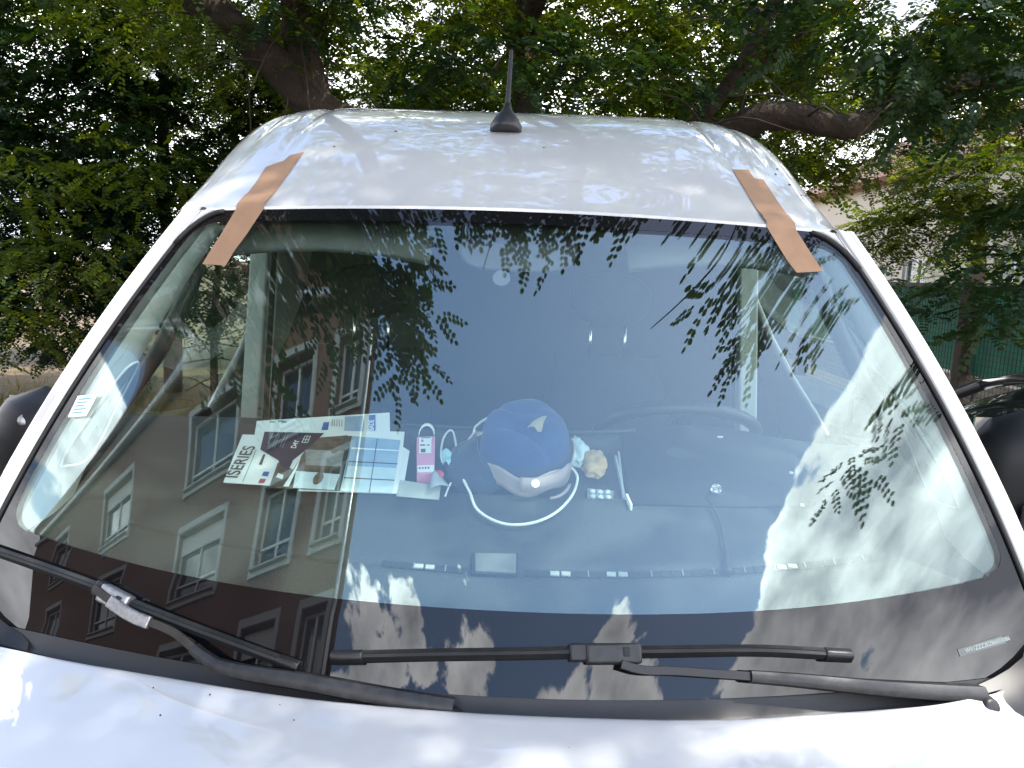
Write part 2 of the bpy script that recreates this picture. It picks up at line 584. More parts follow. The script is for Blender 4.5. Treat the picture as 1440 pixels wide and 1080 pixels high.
# ------------------------------------------------------------------ measured layout of the van (metres, van frame)
BAKED = {
    'hood_edge': [[-0.906,0.1188,1.265],[-0.8129,0.0912,1.265],[-0.6681,0.05,1.265],[-0.4889,0.0119,1.265],[-0.3465,-0.0144,1.265],[-0.2135,-0.0303,1.265],[-0.013,-0.0388,1.265],[0.1941,-0.0336,1.265],[0.3303,-0.0225,1.265],[0.4283,-0.006,1.265],[0.6137,0.0363,1.265],[0.7285,0.0711,1.265],[0.88,0.1392,1.265],[0.9872,0.1963,1.265]],
    'brochure': [[-0.5705,0.4199,1.4523],[-0.5891,0.5732,1.5167],[-0.2336,0.5857,1.522],[-0.2218,0.4099,1.4482]],
    'letter': [[-0.5401,0.4877,1.4778],[-0.5771,0.628,1.5368],[-0.2828,0.6819,1.5594],[-0.2513,0.5308,1.4959]],
    'sheet': [[-0.4124,0.4075,1.4457],[-0.4408,0.6039,1.5281],[-0.235,0.6108,1.531],[-0.2122,0.4127,1.4478]],
    'sheet2': [[-0.2705,0.4164,1.4469],[-0.2791,0.5988,1.5235],[-0.213,0.5492,1.5027],[-0.2043,0.4167,1.447]],
    'p_hex': [[-0.5315,0.5234,1.4974],[-0.5436,0.584,1.5229],[-0.4108,0.5884,1.5247],[-0.4332,0.5302,1.5003],[-0.4512,0.4939,1.485],[-0.4502,0.4625,1.4718],[-0.4705,0.4744,1.4769],[-0.4823,0.4918,1.4841]],
    'p_line1': [[-0.5322,0.4207,1.4539],[-0.5408,0.5233,1.497],[-0.5393,0.5234,1.497],[-0.5307,0.4208,1.4539]],
    'p_black': [[-0.5176,0.4757,1.4774],[-0.5198,0.5077,1.4908],[-0.5146,0.508,1.491],[-0.5109,0.4739,1.4766]],
    'p_blue': [[-0.4995,0.4416,1.4631],[-0.4996,0.4547,1.4686],[-0.4877,0.4544,1.4684],[-0.4865,0.4403,1.4625]],
    'p_red': [[-0.4992,0.4203,1.4541],[-0.4994,0.433,1.4595],[-0.4875,0.4327,1.4594],[-0.4867,0.4201,1.454]],
    'p_photo': [[-0.4731,0.408,1.4485],[-0.4803,0.4856,1.4812],[-0.4423,0.4658,1.4728],[-0.4309,0.57,1.5166],[-0.3573,0.5852,1.523],[-0.3378,0.4087,1.4489]],
    'p_card': [[-0.4691,0.4391,1.4622],[-0.4691,0.4521,1.4677],[-0.4554,0.4465,1.4653],[-0.4541,0.4337,1.4599]],
    'p_strip': [[-0.4459,0.4131,1.4513],[-0.4391,0.4651,1.4732],[-0.4381,0.5107,1.4923],[-0.4352,0.4766,1.478],[-0.4342,0.4128,1.4512]],
    'p_desk1': [[-0.4362,0.5297,1.5003],[-0.3515,0.5308,1.5007],[-0.3448,0.4805,1.4796],[-0.4197,0.4799,1.4793]],
    'p_desk2': [[-0.4348,0.461,1.4714],[-0.3415,0.4564,1.4695],[-0.341,0.4097,1.4499],[-0.4248,0.4103,1.4501]],
    'p_dark': [[-0.3643,0.5814,1.5219],[-0.3472,0.5826,1.5224],[-0.3365,0.4835,1.4808],[-0.3286,0.4066,1.4485],[-0.3376,0.408,1.4491]],
    'p_grid': [[-0.3474,0.5834,1.5222],[-0.2382,0.5761,1.5192],[-0.2233,0.4102,1.4495],[-0.326,0.4075,1.4483]],
    'p_gridlow': [[-0.3321,0.4841,1.4808],[-0.2287,0.4844,1.4809],[-0.2232,0.4098,1.4496],[-0.3259,0.4071,1.4485]],
    'p_gridtop': [[-0.3392,0.5436,1.5061],[-0.2349,0.5413,1.5052],[-0.2348,0.5377,1.5037],[-0.3387,0.5389,1.5041]],
    'p_gv': [[-0.2905,0.5772,1.5205],[-0.2885,0.5774,1.5206],[-0.2685,0.407,1.449],[-0.2703,0.4069,1.449]],
    'p_gh1': [[-0.3343,0.4989,1.4876],[-0.2298,0.4981,1.4873],[-0.2295,0.4947,1.4859],[-0.334,0.4957,1.4863]],
    'p_gh2': [[-0.3305,0.448,1.4663],[-0.2269,0.4475,1.4661],[-0.2266,0.4443,1.4647],[-0.3302,0.445,1.465]],
    't_iseries': [[-0.5468,0.4304,1.458],[-0.5444,0.5595,1.5122]],
    't_logo': [[-0.4576,0.5315,1.5004],[-0.4565,0.5657,1.5148]],
    'l_sq': [[-0.4212,0.6027,1.5276],[-0.4243,0.6312,1.5396],[-0.4115,0.6322,1.54],[-0.407,0.6037,1.5281]],
    'l_photo': [[-0.37,0.6038,1.5281],[-0.3815,0.6558,1.5499],[-0.3399,0.6615,1.5523],[-0.3268,0.6043,1.5283]],
    'l_bade': [[-0.3163,0.6076,1.5297],[-0.3275,0.6652,1.5539],[-0.3131,0.6676,1.5549],[-0.3004,0.6087,1.5302]],
    't_bade': [[-0.3042,0.6074,1.5303],[-0.3147,0.6636,1.5539]],
    'cable': [[-0.0766,0.6103,1.5383],[-0.0901,0.5717,1.5221],[-0.0993,0.5279,1.5037],[-0.0994,0.4889,1.4873],[-0.0829,0.4463,1.4695],[-0.068,0.4139,1.4558],[-0.0544,0.3768,1.4402],[-0.0359,0.3548,1.431],[-0.0072,0.3379,1.4239],[0.0229,0.3325,1.4216],[0.0606,0.3405,1.425],[0.0945,0.3615,1.4338],[0.1196,0.3902,1.4459],[0.1401,0.4298,1.4625],[0.1485,0.4727,1.4805],[0.1403,0.4986,1.4914],[0.1285,0.5067,1.4948]],
    'cable_top': [[-0.0756,0.5977,1.541],[-0.0589,0.6247,1.5524],[-0.0285,0.6507,1.5633],[0.0064,0.6695,1.5712],[0.0439,0.6749,1.5735],[0.0769,0.6664,1.5699],[0.1014,0.6494,1.5627],[0.1189,0.6244,1.5522]],
    'mask_loop': [[-0.1356,0.5022,1.4929],[-0.1423,0.5296,1.5044],[-0.1441,0.5778,1.5247],[-0.1355,0.6086,1.5376],[-0.1257,0.6068,1.5368],[-0.1176,0.5796,1.5254],[-0.1108,0.5484,1.5123]],
    'mask': [[-0.143,0.5349,1.5047],[-0.1278,0.5126,1.4953],[-0.1338,0.4895,1.4856]],
    'mask2': [[-0.1411,0.4668,1.4761],[-0.1092,0.4242,1.4582],[-0.1142,0.4075,1.4511],[-0.1215,0.4193,1.4561]],
    'strap2': [[-0.1159,0.3978,1.4511],[-0.1131,0.4205,1.4606],[-0.1095,0.4374,1.4677]],
    'hat_c': [[0.0287,0.5788,1.5131]],
    'box_c': [[-0.181,0.4589,1.4627],[-0.1577,0.4605,1.4634],[-0.2091,0.5818,1.5144],[-0.1747,0.5842,1.5154]],
    'tissue': [[0.1517,0.5632,1.5065]],
    'cloth': [[0.1902,0.5308,1.4929]],
    'pack': [[0.2043,0.4635,1.4647]],
    'panel': [[0.255,0.4134,1.4436],[0.2466,0.6315,1.5352],[0.3938,0.6547,1.545],[0.536,0.6442,1.5406],[0.6179,0.5955,1.5201],[0.6382,0.4631,1.4645],[0.6147,0.4331,1.4519],[0.4845,0.4206,1.4466]],
    'pap_edge': [[0.2529,0.399,1.4496],[0.2454,0.441,1.4672],[0.2439,0.5283,1.5039],[0.2446,0.5952,1.532]],
    'pap_edge2': [[0.2472,0.4565,1.4657],[0.2425,0.506,1.4865],[0.2379,0.5632,1.5105],[0.2363,0.5823,1.5186]],
    'knob': [[0.4258,0.4378,1.4739]],
    'kcord': [[0.4258,0.4628,1.4724],[0.4094,0.4369,1.4615],[0.4135,0.413,1.4515],[0.4202,0.369,1.433],[0.4172,0.3144,1.4101],[0.4124,0.247,1.3817]],
    'rivets': [[0.595,0.5073,1.4951],[0.5932,0.4214,1.459],[0.4668,0.6058,1.5364]],
    'cover': [[-0.0396,0.2221,1.3673],[-0.0449,0.2643,1.385],[0.0316,0.2675,1.3863],[0.0323,0.2234,1.3678]],
    'vent_l': [[-0.2993,0.2532,1.3763],[-0.1983,0.2363,1.3693],[-0.1272,0.2327,1.3677],[-0.0552,0.2275,1.3655]],
    'vent_r': [[0.0487,0.2292,1.3662],[0.1902,0.2316,1.3673],[0.3295,0.2387,1.3702],[0.4586,0.2531,1.3763],[0.5775,0.2702,1.3835],[0.6914,0.2955,1.3941]],
    'vent_far': [[-0.8345,0.3224,1.4054],[-0.6598,0.2645,1.3811],[-0.4686,0.2509,1.3754],[-0.295,0.2368,1.3695]],
    'wr_blade': [[-0.2538,0.0572],[-0.0793,0.0763],[0.1288,0.0899],[0.2458,0.0928],[0.4385,0.0926],[0.6006,0.0778]],
    'wr_arm': [[0.2072,0.0725],[0.2438,0.0633],[0.3138,0.0605],[0.4797,0.0432],[0.6392,0.0177],[0.8153,-0.0099]],
    'wl_blade': [[-1.0696,0.1719],[-0.9581,0.1595],[-0.7153,0.1222],[-0.61,0.0968],[-0.4287,0.0598],[-0.3036,0.0335]],
    'wl_arm': [[-0.7,0.1218],[-0.6377,0.0938],[-0.597,0.0799],[-0.5255,0.0646],[-0.4595,0.0301],[-0.4098,0.0166],[-0.2692,0.0116],[-0.0491,-0.0064]],
    'sticker': [[-0.9635,0.4723],[-0.9706,0.5238],[-0.923,0.5295],[-0.9203,0.4782]],
    'vin': [[0.8232,0.0752],[0.8241,0.0641],[0.9031,0.0785],[0.8981,0.0903]],
    'mount': [[-0.0274,0.8383]],
    'tapeL': [[-0.7965,1.0012],[-0.8866,1.0029],[-0.8676,0.8561],[-0.8186,0.8429],[-0.7992,0.8556]],
    'tapeL_g': [[-0.8866,1.0029],[-0.7981,1.0031],[-0.8745,0.9278],[-0.7961,0.9295],[-0.8718,0.8932],[-0.7996,0.8924],[-0.8676,0.8561],[-0.7966,0.8519]],
    'tapeR_g': [[0.7857,1.0001],[0.876,1.0034],[0.7889,0.942],[0.8767,0.9504],[0.7914,0.9142],[0.8786,0.9243],[0.7996,0.8888],[0.8808,0.8983]],
    'tick': [[0.8232,0.0752]],
}


# windscreen surface: u across (-1..1), v up (0..1)
WB, WT, RUN, RISE, SB, ST, ZC, ZT, VB, WC, QB, QT = (0.9672, 0.61598, 0.45257, 0.76215, 0.18272, -0.00713, -0.00242, 0.02151, -0.0015, 0.04056, -0.23832, 0.00161)
Z0 = 1.25


def S(u, v):
    w = WB + (WT - WB) * v + WC * 4 * v * (1 - v)
    q = QB + (QT - QB) * v
    uu = (1 - q) * u ** 2 + q * u ** 4
    s = (SB + (ST - SB) * v) * uu
    L = math.hypot(RUN, RISE)
    y = RUN * v + s - VB * 4 * v * (1 - v) * RISE / L
    z = Z0 + RISE * v + VB * 4 * v * (1 - v) * RUN / L + (ZC * (1 - v) - ZT * v) * u ** 2
    return Vector((u * w, y, z))


def SN(u, v):
    h = 1e-4
    n = (S(u + h, v) - S(u - h, v)).cross(S(u, v + h) - S(u, v - h)).normalized()
    return n if n.y < 0 else -n


def G(u, v, off=0.0):
    return S(u, v) + SN(u, v) * off


# roof: crest line, shoulder height and half width along the van
def roof_zc(y):
    return 2.36 - 0.348 * (max(0.0, 1.45 - y) / 0.997) ** 2


HW = [(0.45, 0.655), (0.65, 0.668), (0.80, 0.680), (0.93, 0.688), (1.08, 0.695), (1.25, 0.70), (1.7, 0.72), (5.2, 0.72)]
ZS = [(0.45, 1.975), (0.65, 2.04), (0.80, 2.07), (0.93, 2.08), (5.2, 2.09)]


def roof_xs(y):
    return -0.02 - 0.05 * max(0.0, min(y, 1.6) - 0.5)


def roof_z(x, y):
    hw = interp(HW, y)
    zs = interp(ZS, y)
    zc = roof_zc(y)
    a = min(1.0, abs((x - roof_xs(y)) / hw))
    m = interp(((0.45, 2.6), (0.65, 3.0), (0.80, 4.0), (1.0, 5.5), (1.2, 6.5)), y)
    z = zs + (zc - zs) * (1 - a ** m) ** (1 / m)
    k = min(1.0, max(0.0, (y - 0.65) / 0.25))
    z -= 0.012 * k * math.exp(-((abs(x - roof_xs(y)) - 0.50) / 0.016) ** 2)
    z -= 0.007 * k * math.exp(-((abs(x - roof_xs(y)) - 0.60) / 0.012) ** 2)
    return z


# dashboard height field
def glass_z(x, y):
    """height of the windscreen above the point (x, y)"""
    lo, hi = -0.3, 1.2
    for _ in range(24):
        v = (lo + hi) / 2
        w = WB + (WT - WB) * v + WC * 4 * v * (1 - v)
        if S(max(-1.05, min(1.05, x / w)), v).y < y:
            lo = v
        else:
            hi = v
    return S(max(-1.05, min(1.05, x / w)), v).z


def dash_z(x, y):
    z = 1.27 + 0.42 * y
    if y < 0.40:
        z = min(z, glass_z(x, y) - 0.022)
    # storage tray between the two halves
    tx = min(1.0, max(0.0, (0.262 - abs(x - 0.03)) / 0.018))
    ty = min(1.0, max(0.0, (y - 0.432) / 0.016)) * min(1.0, max(0.0, (0.628 - y) / 0.014))
    z -= 0.030 * tx * ty
    # shallow well on the passenger side
    tx = min(1.0, max(0.0, (0.24 - abs(x + 0.60)) / 0.03))
    ty = min(1.0, max(0.0, (y - 0.36) / 0.03)) * min(1.0, max(0.0, (0.62 - y) / 0.02))
    z -= 0.010 * tx * ty
    # instrument hood
    bx = max(0.0, 1 - ((x - 0.43) / 0.26) ** 2)
    by = max(0.0, 1 - ((y - 0.60) / 0.17) ** 2)
    z += 0.016 * bx * by
    # groove of the demister slots
    yv = 0.236 + 0.16 * x * x
    if abs(x) < 0.72:
        z -= 0.008 * math.exp(-((y - yv) / 0.010) ** 2)
    return z


# ================================================================== THE VAN
van = empty('delivery_van', (0.0, 2.3, 0.0))
tag(van, 'white delivery van facing the camera with two brown paper tapes above its windscreen', 'van')

# windscreen: outer pane, black printed border, inner pane
NU, NV = 64, 44
sc = MB().grid([[G(-1 + 2 * i / NU, j / NV, 0.0) for i in range(NU + 1)] for j in range(NV + 1)]).build('windscreen', 'screen_outer', van, smooth=True)
tag(sc, 'large curved windscreen mirroring a brown house, leaves and clouds')
MB().grid([[G(lerp(-0.995, 0.995, i / NU), lerp(0.003, 0.997, j / NV), -0.0065) for i in range(NU + 1)] for j in range(NV + 1)]).build('inner_pane', 'screen_inner', sc, smooth=True)


def vb(u):
    return 0.157 + 0.070 * abs(u) ** 3


inner, outer = [], []
nb = 60
for i in range(nb + 1):
    u = lerp(-0.925, 0.925, i / nb)
    inner.append((u, vb(u)))
    outer.append((u / 0.925 * 0.97, 0.0))
for k in range(1, 8):
    t = k / 8 * PI / 2
    inner.append((0.925 + 0.047 * math.sin(t), vb(0.925) + 0.055 * (1 - math.cos(t)) + 0.008))
    outer.append((0.97 + 0.03 * min(1, k / 4), 0.0 if k < 4 else 0.05 * (k - 4) / 4))
for i in range(31):
    t = i / 30
    inner.append((0.972, lerp(0.285, 0.925, t)))
    outer.append((1.0, lerp(0.07, 0.97, t)))
for k in range(1, 8):
    t = k / 8 * PI / 2
    inner.append((0.972 - 0.052 * (1 - math.cos(t)), 0.925 + 0.042 * math.sin(t)))
    outer.append((1.0, 0.97 + 0.03 * min(1, k / 4)) if k < 5 else (1.0 - 0.03 * (k - 4) / 4, 1.0))
for i in range(nb + 1):
    u = lerp(0.92, -0.92, i / nb)
    inner.append((u, 0.968))
    outer.append((u / 0.92 * 0.965, 1.0))
for k in range(1, 8):
    t = k / 8 * PI / 2
    inner.append((-0.92 - 0.052 * math.sin(t), 0.967 - 0.042 * (1 - math.cos(t))))
    outer.append((-0.965 - 0.035 * min(1, k / 4), 1.0) if k < 5 else (-1.0, 1.0 - 0.03 * (k - 4) / 4))
for i in range(31):
    t = i / 30
    inner.append((-0.972, lerp(0.925, 0.285, t)))
    outer.append((-1.0, lerp(0.97, 0.07, t)))
for k in range(1, 8):
    t = k / 8 * PI / 2
    inner.append((-0.972 + 0.047 * (1 - math.cos(t)), lerp(0.285, vb(0.925) + 0.003, math.sin(t))))
    outer.append((-1.0, 0.07 * (1 - k / 4)) if k < 5 else (-1.0 + 0.03 * (k - 4) / 4, 0.0))
rows = []
for r in range(6):
    t = r / 5
    rows.append([G(lerp(a[0], b[0], t), lerp(a[1], b[1], t), 0.0006) for a, b in zip(inner + inner[:1], outer + outer[:1])])
fr = MB().grid(rows).build('printed_border', 'frit', sc, smooth=True)

# white body: A pillars
for sgn in (-1, 1):
    pts, frames = [], []
    for j in range(41):
        v = lerp(-0.03, 1.008, j / 40)
        p = S(sgn, v)
        n = SN(sgn * 0.999, v)
        e = (S(sgn * 1.0, v) - S(sgn * 0.97, v)).normalized()
        pts.append(p)
        frames.append((e, n))
    prof = [(-0.003, 0.0015), (0.003, 0.0085), (0.0085, 0.0105), (0.014, 0.0085), (0.0165, 0.0055), (0.021, 0.0055), (0.026, 0.0085), (0.034, 0.0065), (0.042, -0.004), (0.047, -0.03), (0.047, -0.075), (0.0, -0.075), (-0.003, -0.012)]
    MB().sweep(pts, frames, prof).build('a_pillar', 'van_paint', van, smooth=True, angle=50)
    pr2 = [(-0.0075, 0.0012), (-0.007, 0.0042), (-0.005, 0.0062), (-0.0005, 0.0055), (-0.0005, 0.0012)]
    MB().sweep(pts, frames, pr2).build('screen_seal', 'black_rubber', van, smooth=True)

# rounded white corners where pillar and roof meet above the glass
for sgn in (-1, 1):
    arc = [(1.0 - 0.075 * (1 - math.sin(a)), 1.0 - 0.085 * (1 - math.cos(a))) for a in np.linspace(0, PI / 2, 9)]
    vs = [G(sgn * 1.0, 1.0, 0.006)] + [G(sgn * u, v, 0.006) for u, v in arc]
    MB().add(vs, [(0, i, i + 1) for i in range(1, 9)]).build('corner_filler', 'van_paint', van, smooth=True, solid=0.006)
    ring_ = [G(sgn * (u - 0.006 * (1.0)), v - 0.004, 0.0035) for u, v in arc]
    MB().tube(ring_, 0.0045, n=6).build('corner_seal', 'black_rubber', van, smooth=True)

# roof skin
NA = 96
ys = [0.49, 0.53, 0.58, 0.64, 0.70, 0.78, 0.84, 0.90, 0.96, 1.02, 1.08, 1.14, 1.20, 1.26, 1.32, 1.40, 1.5, 1.65, 1.9, 2.4, 3.2, 4.2, 5.1, 5.2]
rows = []
for off in (-0.03, -0.002, 0.0045):
    r = []
    for i in range(NA + 1):
        a = -1 + 2 * i / NA
        xn = math.sin(a * PI / 2) * 1.065
        u = max(-1, min(1, xn))
        p = G(u, 1.0 if off > -0.02 else 0.995, off)
        p.x += (xn - u) * 0.66
        p.z -= max(0.0, abs(xn) - 1) * 0.35
        if off == 0.0045:
            p += Vector((0, 0.006, 0.004))
        r.append(p)
    rows.append(r)
for y in ys:
    r = []
    for i in range(NA + 1):
        a = -1 + 2 * i / NA
        x = roof_xs(y) + interp(HW, y) * math.sin(a * PI / 2)
        # front corners set back a little, as the header curves in plan
        r.append(Vector((x, y, roof_z(x, y))))
    rows.append(r)
roof = MB().grid(rows).build('roof', 'van_paint', van, smooth=True, angle=40)
# little dirt and lime marks on the roof skin
mk = MB()
for (x, y, r) in ((-0.30, 0.80, 0.004), (0.565, 0.70, 0.004), (0.585, 0.66, 0.005), (0.60, 0.62, 0.003), (0.612, 0.63, 0.0035), (0.627, 0.625, 0.003), (0.58, 0.74, 0.003), (0.29, 1.0, 0.003), (-0.42, 0.70, 0.003), (0.05, 0.72, 0.0025)):
    mk.lathe((x, y, roof_z(x, y) + 0.0006), [(r, 0), (r * 0.6, 0.0009)], n=7, axis=(0, -0.4, 0.9))
tag(mk.build('dirt_specks', 'dirt_speck', van), kind='stuff')

# side bodies: lower skin, window frames, cargo side
for sgn in (-1, 1):
    def side(y, z):
        # from the shoulder of the roof out to the belt line
        hw = interp(HW, y)
        zs = interp(ZS, y)
        t = max(0.0, min(1.0, (zs - z) / (zs - 1.40)))
        x = lerp(hw, 1.005, t ** 1.7)
        if z < 1.40:
            x = 1.005 + 0.02 * math.sin(min(1.0, (1.40 - z) / 0.9) * PI)
        return Vector((roof_xs(y) * (1 - t) + sgn * x, y, z))
    zl = [0.42, 0.55, 0.75, 0.95, 1.10, 1.25, 1.34, 1.40]
    yl = [0.24, 0.45, 0.7, 1.0, 1.28]
    MB().grid([[side(y, z) for y in yl] for z in zl]).build('door_skin', 'van_paint', van, smooth=True, solid=0.01)
    MB().grid([[side(y, lerp(0.42, interp(ZS, y), k / 14)) for y in (1.285, 1.35, 1.6, 2.2, 3.2, 4.2, 5.2)] for k in range(15)]).build('cargo_side', 'van_paint', van, smooth=True, solid=0.008)
    # B pillar trim, seen through the screen
    pts = [Vector((sgn * lerp(0.80, 0.705, (z - 0.8) / 1.27) + roof_xs(1.27), 1.27, z)) for z in (0.8, 1.2, 1.4, 1.6, 1.8, 2.0, 2.07)]
    fr_ = [(Vector((0, 1, 0)), Vector((sgn, 0, 0)))] * len(pts)
    MB().sweep(pts, fr_, [(-0.05, -0.02), (0.06, -0.02), (0.06, 0.035), (-0.05, 0.035)]).build('b_pillar', 'trim_grey', van, bevel=0.006)
    MB().sweep([Vector((sgn * lerp(0.78, 0.70, (z - 0.8) / 1.27) - sgn * 0.035 + roof_xs(1.2), 1.20, z)) for z in (0.9, 1.4, 1.95)], fr_[:3], [(-0.022, -0.001), (0.022, -0.001), (0.022, 0.001), (-0.022, 0.001)]).build('seat_belt', 'seat_cloth', van)
    # door window: frame rails and pane
    fm = MB()
    for (y0, z0, y1, z1) in ((0.24, 1.40, 1.27, 1.42), (0.54, 1.99, 1.27, 2.05), (0.50, 1.41, 0.62, 1.98)):
        fm.tube([side(lerp(y0, y1, t), lerp(z0, z1, t)) - Vector((sgn * 0.02, 0, 0)) for t in (0, .25, .5, .75, 1)], 0.018, n=6)
    fm.build('window_frame', 'black_plastic', van, smooth=True)
    rows = []
    for k in range(7):
        t = k / 6
        rows.append([side(lerp(lerp(0.24, 0.52, t), 1.26, j / 8), lerp(1.40, 2.01, t)) - Vector((sgn * 0.012, 0, 0)) for j in range(9)])
    MB().grid(rows).build('door_glass', 'side_glass', van, smooth=True)
    # inner door card with armrest and speaker grille
    dc = MB()
    rows = []
    for k in range(9):
        z = lerp(0.75, 1.41, k / 8)
        rows.append([Vector((sgn * (0.95 - 0.03 * math.sin(k / 8 * PI)), y, z)) for y in (0.26, 0.45, 0.7, 0.95, 1.22)])
    rows.append([Vector((sgn * 0.995, y, 1.425)) for y in (0.26, 0.45, 0.7, 0.95, 1.22)])
    card = dc.grid(rows).build('door_card', 'trim_grey', van, smooth=True)
    MB().box((sgn * 0.90, 0.80, 1.22), (0.07, 0.46, 0.05)).build('armrest', 'dash_dark', card, bevel=0.015)
    # wide inner trim of the A pillar, with its recess panel
    rows = []
    for j in range(25):
        v = lerp(0.10, 0.985, j / 24)
        p = G(sgn * 0.985, v, -0.012)
        w = lerp(0.235, 0.075, v ** 0.8)
        r = []
        for t in (0, 0.12, 0.3, 0.55, 0.8, 1.0):
            r.append(p + Vector((-sgn * (0.012 + 0.05 * math.sin(t * PI) * (1 - 0.6 * v)), 0.012 + w * t, -0.03 * t)) + Vector((sgn * 0.03 * t, 0, 0)))
        rows.append(r)
    pt_ = MB().grid(rows).build('a_pillar_trim', 'trim_grey', van, smooth=True)

    def trim_at(v, t, off):
        p = G(sgn * 0.985, v, -0.012)
        w = lerp(0.235, 0.075, v ** 0.8)
        return p + Vector((-sgn * (0.012 + off + 0.05 * math.sin(t * PI) * (1 - 0.6 * v)), 0.012 + w * t, -0.03 * t)) + Vector((sgn * 0.03 * t, 0, 0))
    loop = [(0.35, 0.12), (0.40, 0.10), (0.52, 0.18), (0.60, 0.28), (0.62, 0.50), (0.58, 0.66), (0.50, 0.70), (0.42, 0.62), (0.36, 0.40)]
    rp = smooth_poly([trim_at(v, t, 0.003) for v, t in loop + loop[:1]], 4)
    MB().add([rp[0].lerp(rp[len(rp) // 2], 0.5)] + rp[:-1], [(0, i + 1, (i + 1) % (len(rp) - 1) + 1) for i in range(len(rp) - 1)]).build('recess_panel', 'trim_dark', pt_)
    MB().tube(rp, 0.0032, n=5, cap=False).build('recess_rim', 'trim_grey', pt_, smooth=True)
    # exterior mirror
    c = Vector((1.135, 0.62, 1.475)) if sgn > 0 else Vector((-1.06, 0.62, 1.43))
    mb = MB()
    prof = []
    rws = []
    for k in range(13):
        t = -1 + 2 * k / 12
        rr = (1 - abs(t) ** 3.2) ** (1 / 2.2) if abs(t) < 1 else 0.02
        ring = []
        for q in range(17):
            a = PI * q / 16
            ring.append(c + Vector((sgn * (0.115 * rr * math.cos(a) + 0.012 * t), -0.10 * rr * math.sin(a) ** 0.8 + 0.02, 0.165 * t)))
        rws.append(ring)
    hs = mb.grid(rws).build('mirror', 'mirror_shell', van, smooth=True)
    MB().slab([c + Vector((sgn * x, 0.021, z)) for x, z in ((-0.10, -0.14), (0.10, -0.14), (0.108, 0), (0.10, 0.14), (-0.10, 0.14), (-0.108, 0))], (0, 1, 0), 0.006).build('mirror_glass', 'chrome', hs)
    MB().tube([c + Vector((-sgn * 0.06, -0.03, -0.12)), c + Vector((-sgn * 0.13, -0.04, -0.16)), c + Vector((-sgn * 0.2, -0.02, -0.17))], [0.035, 0.03, 0.035], n=8).build('mirror_arm', 'black_plastic', hs, smooth=True)
    MB().box(c + Vector((sgn * 0.02, -0.092, -0.075)), (0.13, 0.012, 0.10)).build('mirror_recess', 'vent_dark', hs, bevel=0.02)
    MB().lathe(c + Vector((sgn * 0.01, -0.062, 0.10)), [(0.016, 0), (0.012, 0.007), (0.004, 0.008)], n=10, axis=(-sgn * 0.2, -1, 0.45)).build('mirror_highlight', 'bare_metal', hs, smooth=True)  # bright metal disc standing in for a highlight on the mirror shell

# cab back wall, headliner, floor, rear closure
MB().grid([[Vector((x, 1.80, z)) for x in (-0.98, -0.5, 0, 0.5, 0.98)] for z in (0.4, 0.9, 1.4, 1.8, 2.09)]).build('bulkhead', 'bulkhead_grey', van, solid=0.01)
MB().grid([[Vector((x * interp(HW, y), y, min(roof_z(x * interp(HW, y) * 0.95, y) - 0.045, 2.23 - 0.10 * abs(x) ** 3))) for x in np.linspace(-0.96, 0.96, 15)] for y in (0.50, 0.56, 0.64, 0.76, 0.95, 1.1, 1.3, 1.6, 1.795)]).build('headliner', 'headliner', van, smooth=True)
MB().grid([[Vector((x, y, 0.55)) for x in (-0.95, 0.95)] for y in (0.0, 5.2)]).build('cab_floor', 'dash_dark', van)
MB().slab([(-1.0, 5.205, 0.42), (1.0, 5.205, 0.42), (1.0, 5.205, 1.4), (0.64, 5.205, 2.07), (0.45, 5.205, 2.31), (-0.6, 5.205, 2.31), (-0.79, 5.205, 2.07), (-1.0, 5.205, 1.4)], (0, 1, 0), 0.04).build('rear_doors', 'van_paint', van)
# sun visors and the roof console under the header
for x0, x1 in ((-0.60, -0.17), (0.23, 0.60)):
    rows = []
    for t in (0, 0.5, 1):
        rows.append([Vector((lerp(x0, x1, k / 6), 0.49 + 0.12 * t, 1.935 + 0.085 * t - 0.02 * (2 * k / 6 - 1) ** 2)) for k in range(7)])
    MB().grid(rows).build('sun_visor', 'visor', van, smooth=True, solid=0.016)
cs = []
for k in range(25):
    a = PI + PI * k / 24
    cs.append((0.005 + 0.125 * abs(math.cos(a)) ** 0.5 * (1 if math.cos(a) > 0 else -1), -0.062 * abs(math.sin(a)) ** 0.6))
MB().slab([Vector((x, 0.56, 1.955 + z)) for x, z in cs], (0, 1, 0.55), 0.12).build('roof_console', 'console_lilac', van, bevel=0.008)
u_, v_ = BAKED['mount'][0]
MB().lathe(G(u_, v_, -0.0072), [(0.0165, 0), (0.0165, -0.004), (0.011, -0.007)], n=24, axis=SN(u_, v_)).build('mirror_mount', 'console_lilac', van, smooth=True, angle=40)

# dashboard
rows = []
nx, ny = 150, 96
for j in range(ny + 1):
    t = j / ny
    r = []
    for i in range(nx + 1):
        x = lerp(-0.95, 0.95, i / nx)
        y0 = 0.035 + S(x / 0.967, 0.03).y
        y1 = 0.645 - 0.02 * max(0, abs(x) - 0.5)
        y = lerp(y0, y1, t)
        r.append(Vector((x, y, dash_z(x, y))))
    rows.append(r)
rows.append([p + Vector((0, 0.012, -0.008)) for p in rows[-1]])
rows.append([p + Vector((0, 0.018, -0.035)) for p in rows[-1]])
rows.append([p + Vector((0, -0.03, -0.30)) for p in rows[-1]])
dash = MB().grid(rows).build('dashboard', 'dash_plastic', van, smooth=True, angle=60)
tag(dash, 'dark grain plastic dashboard with a row of demister slots')
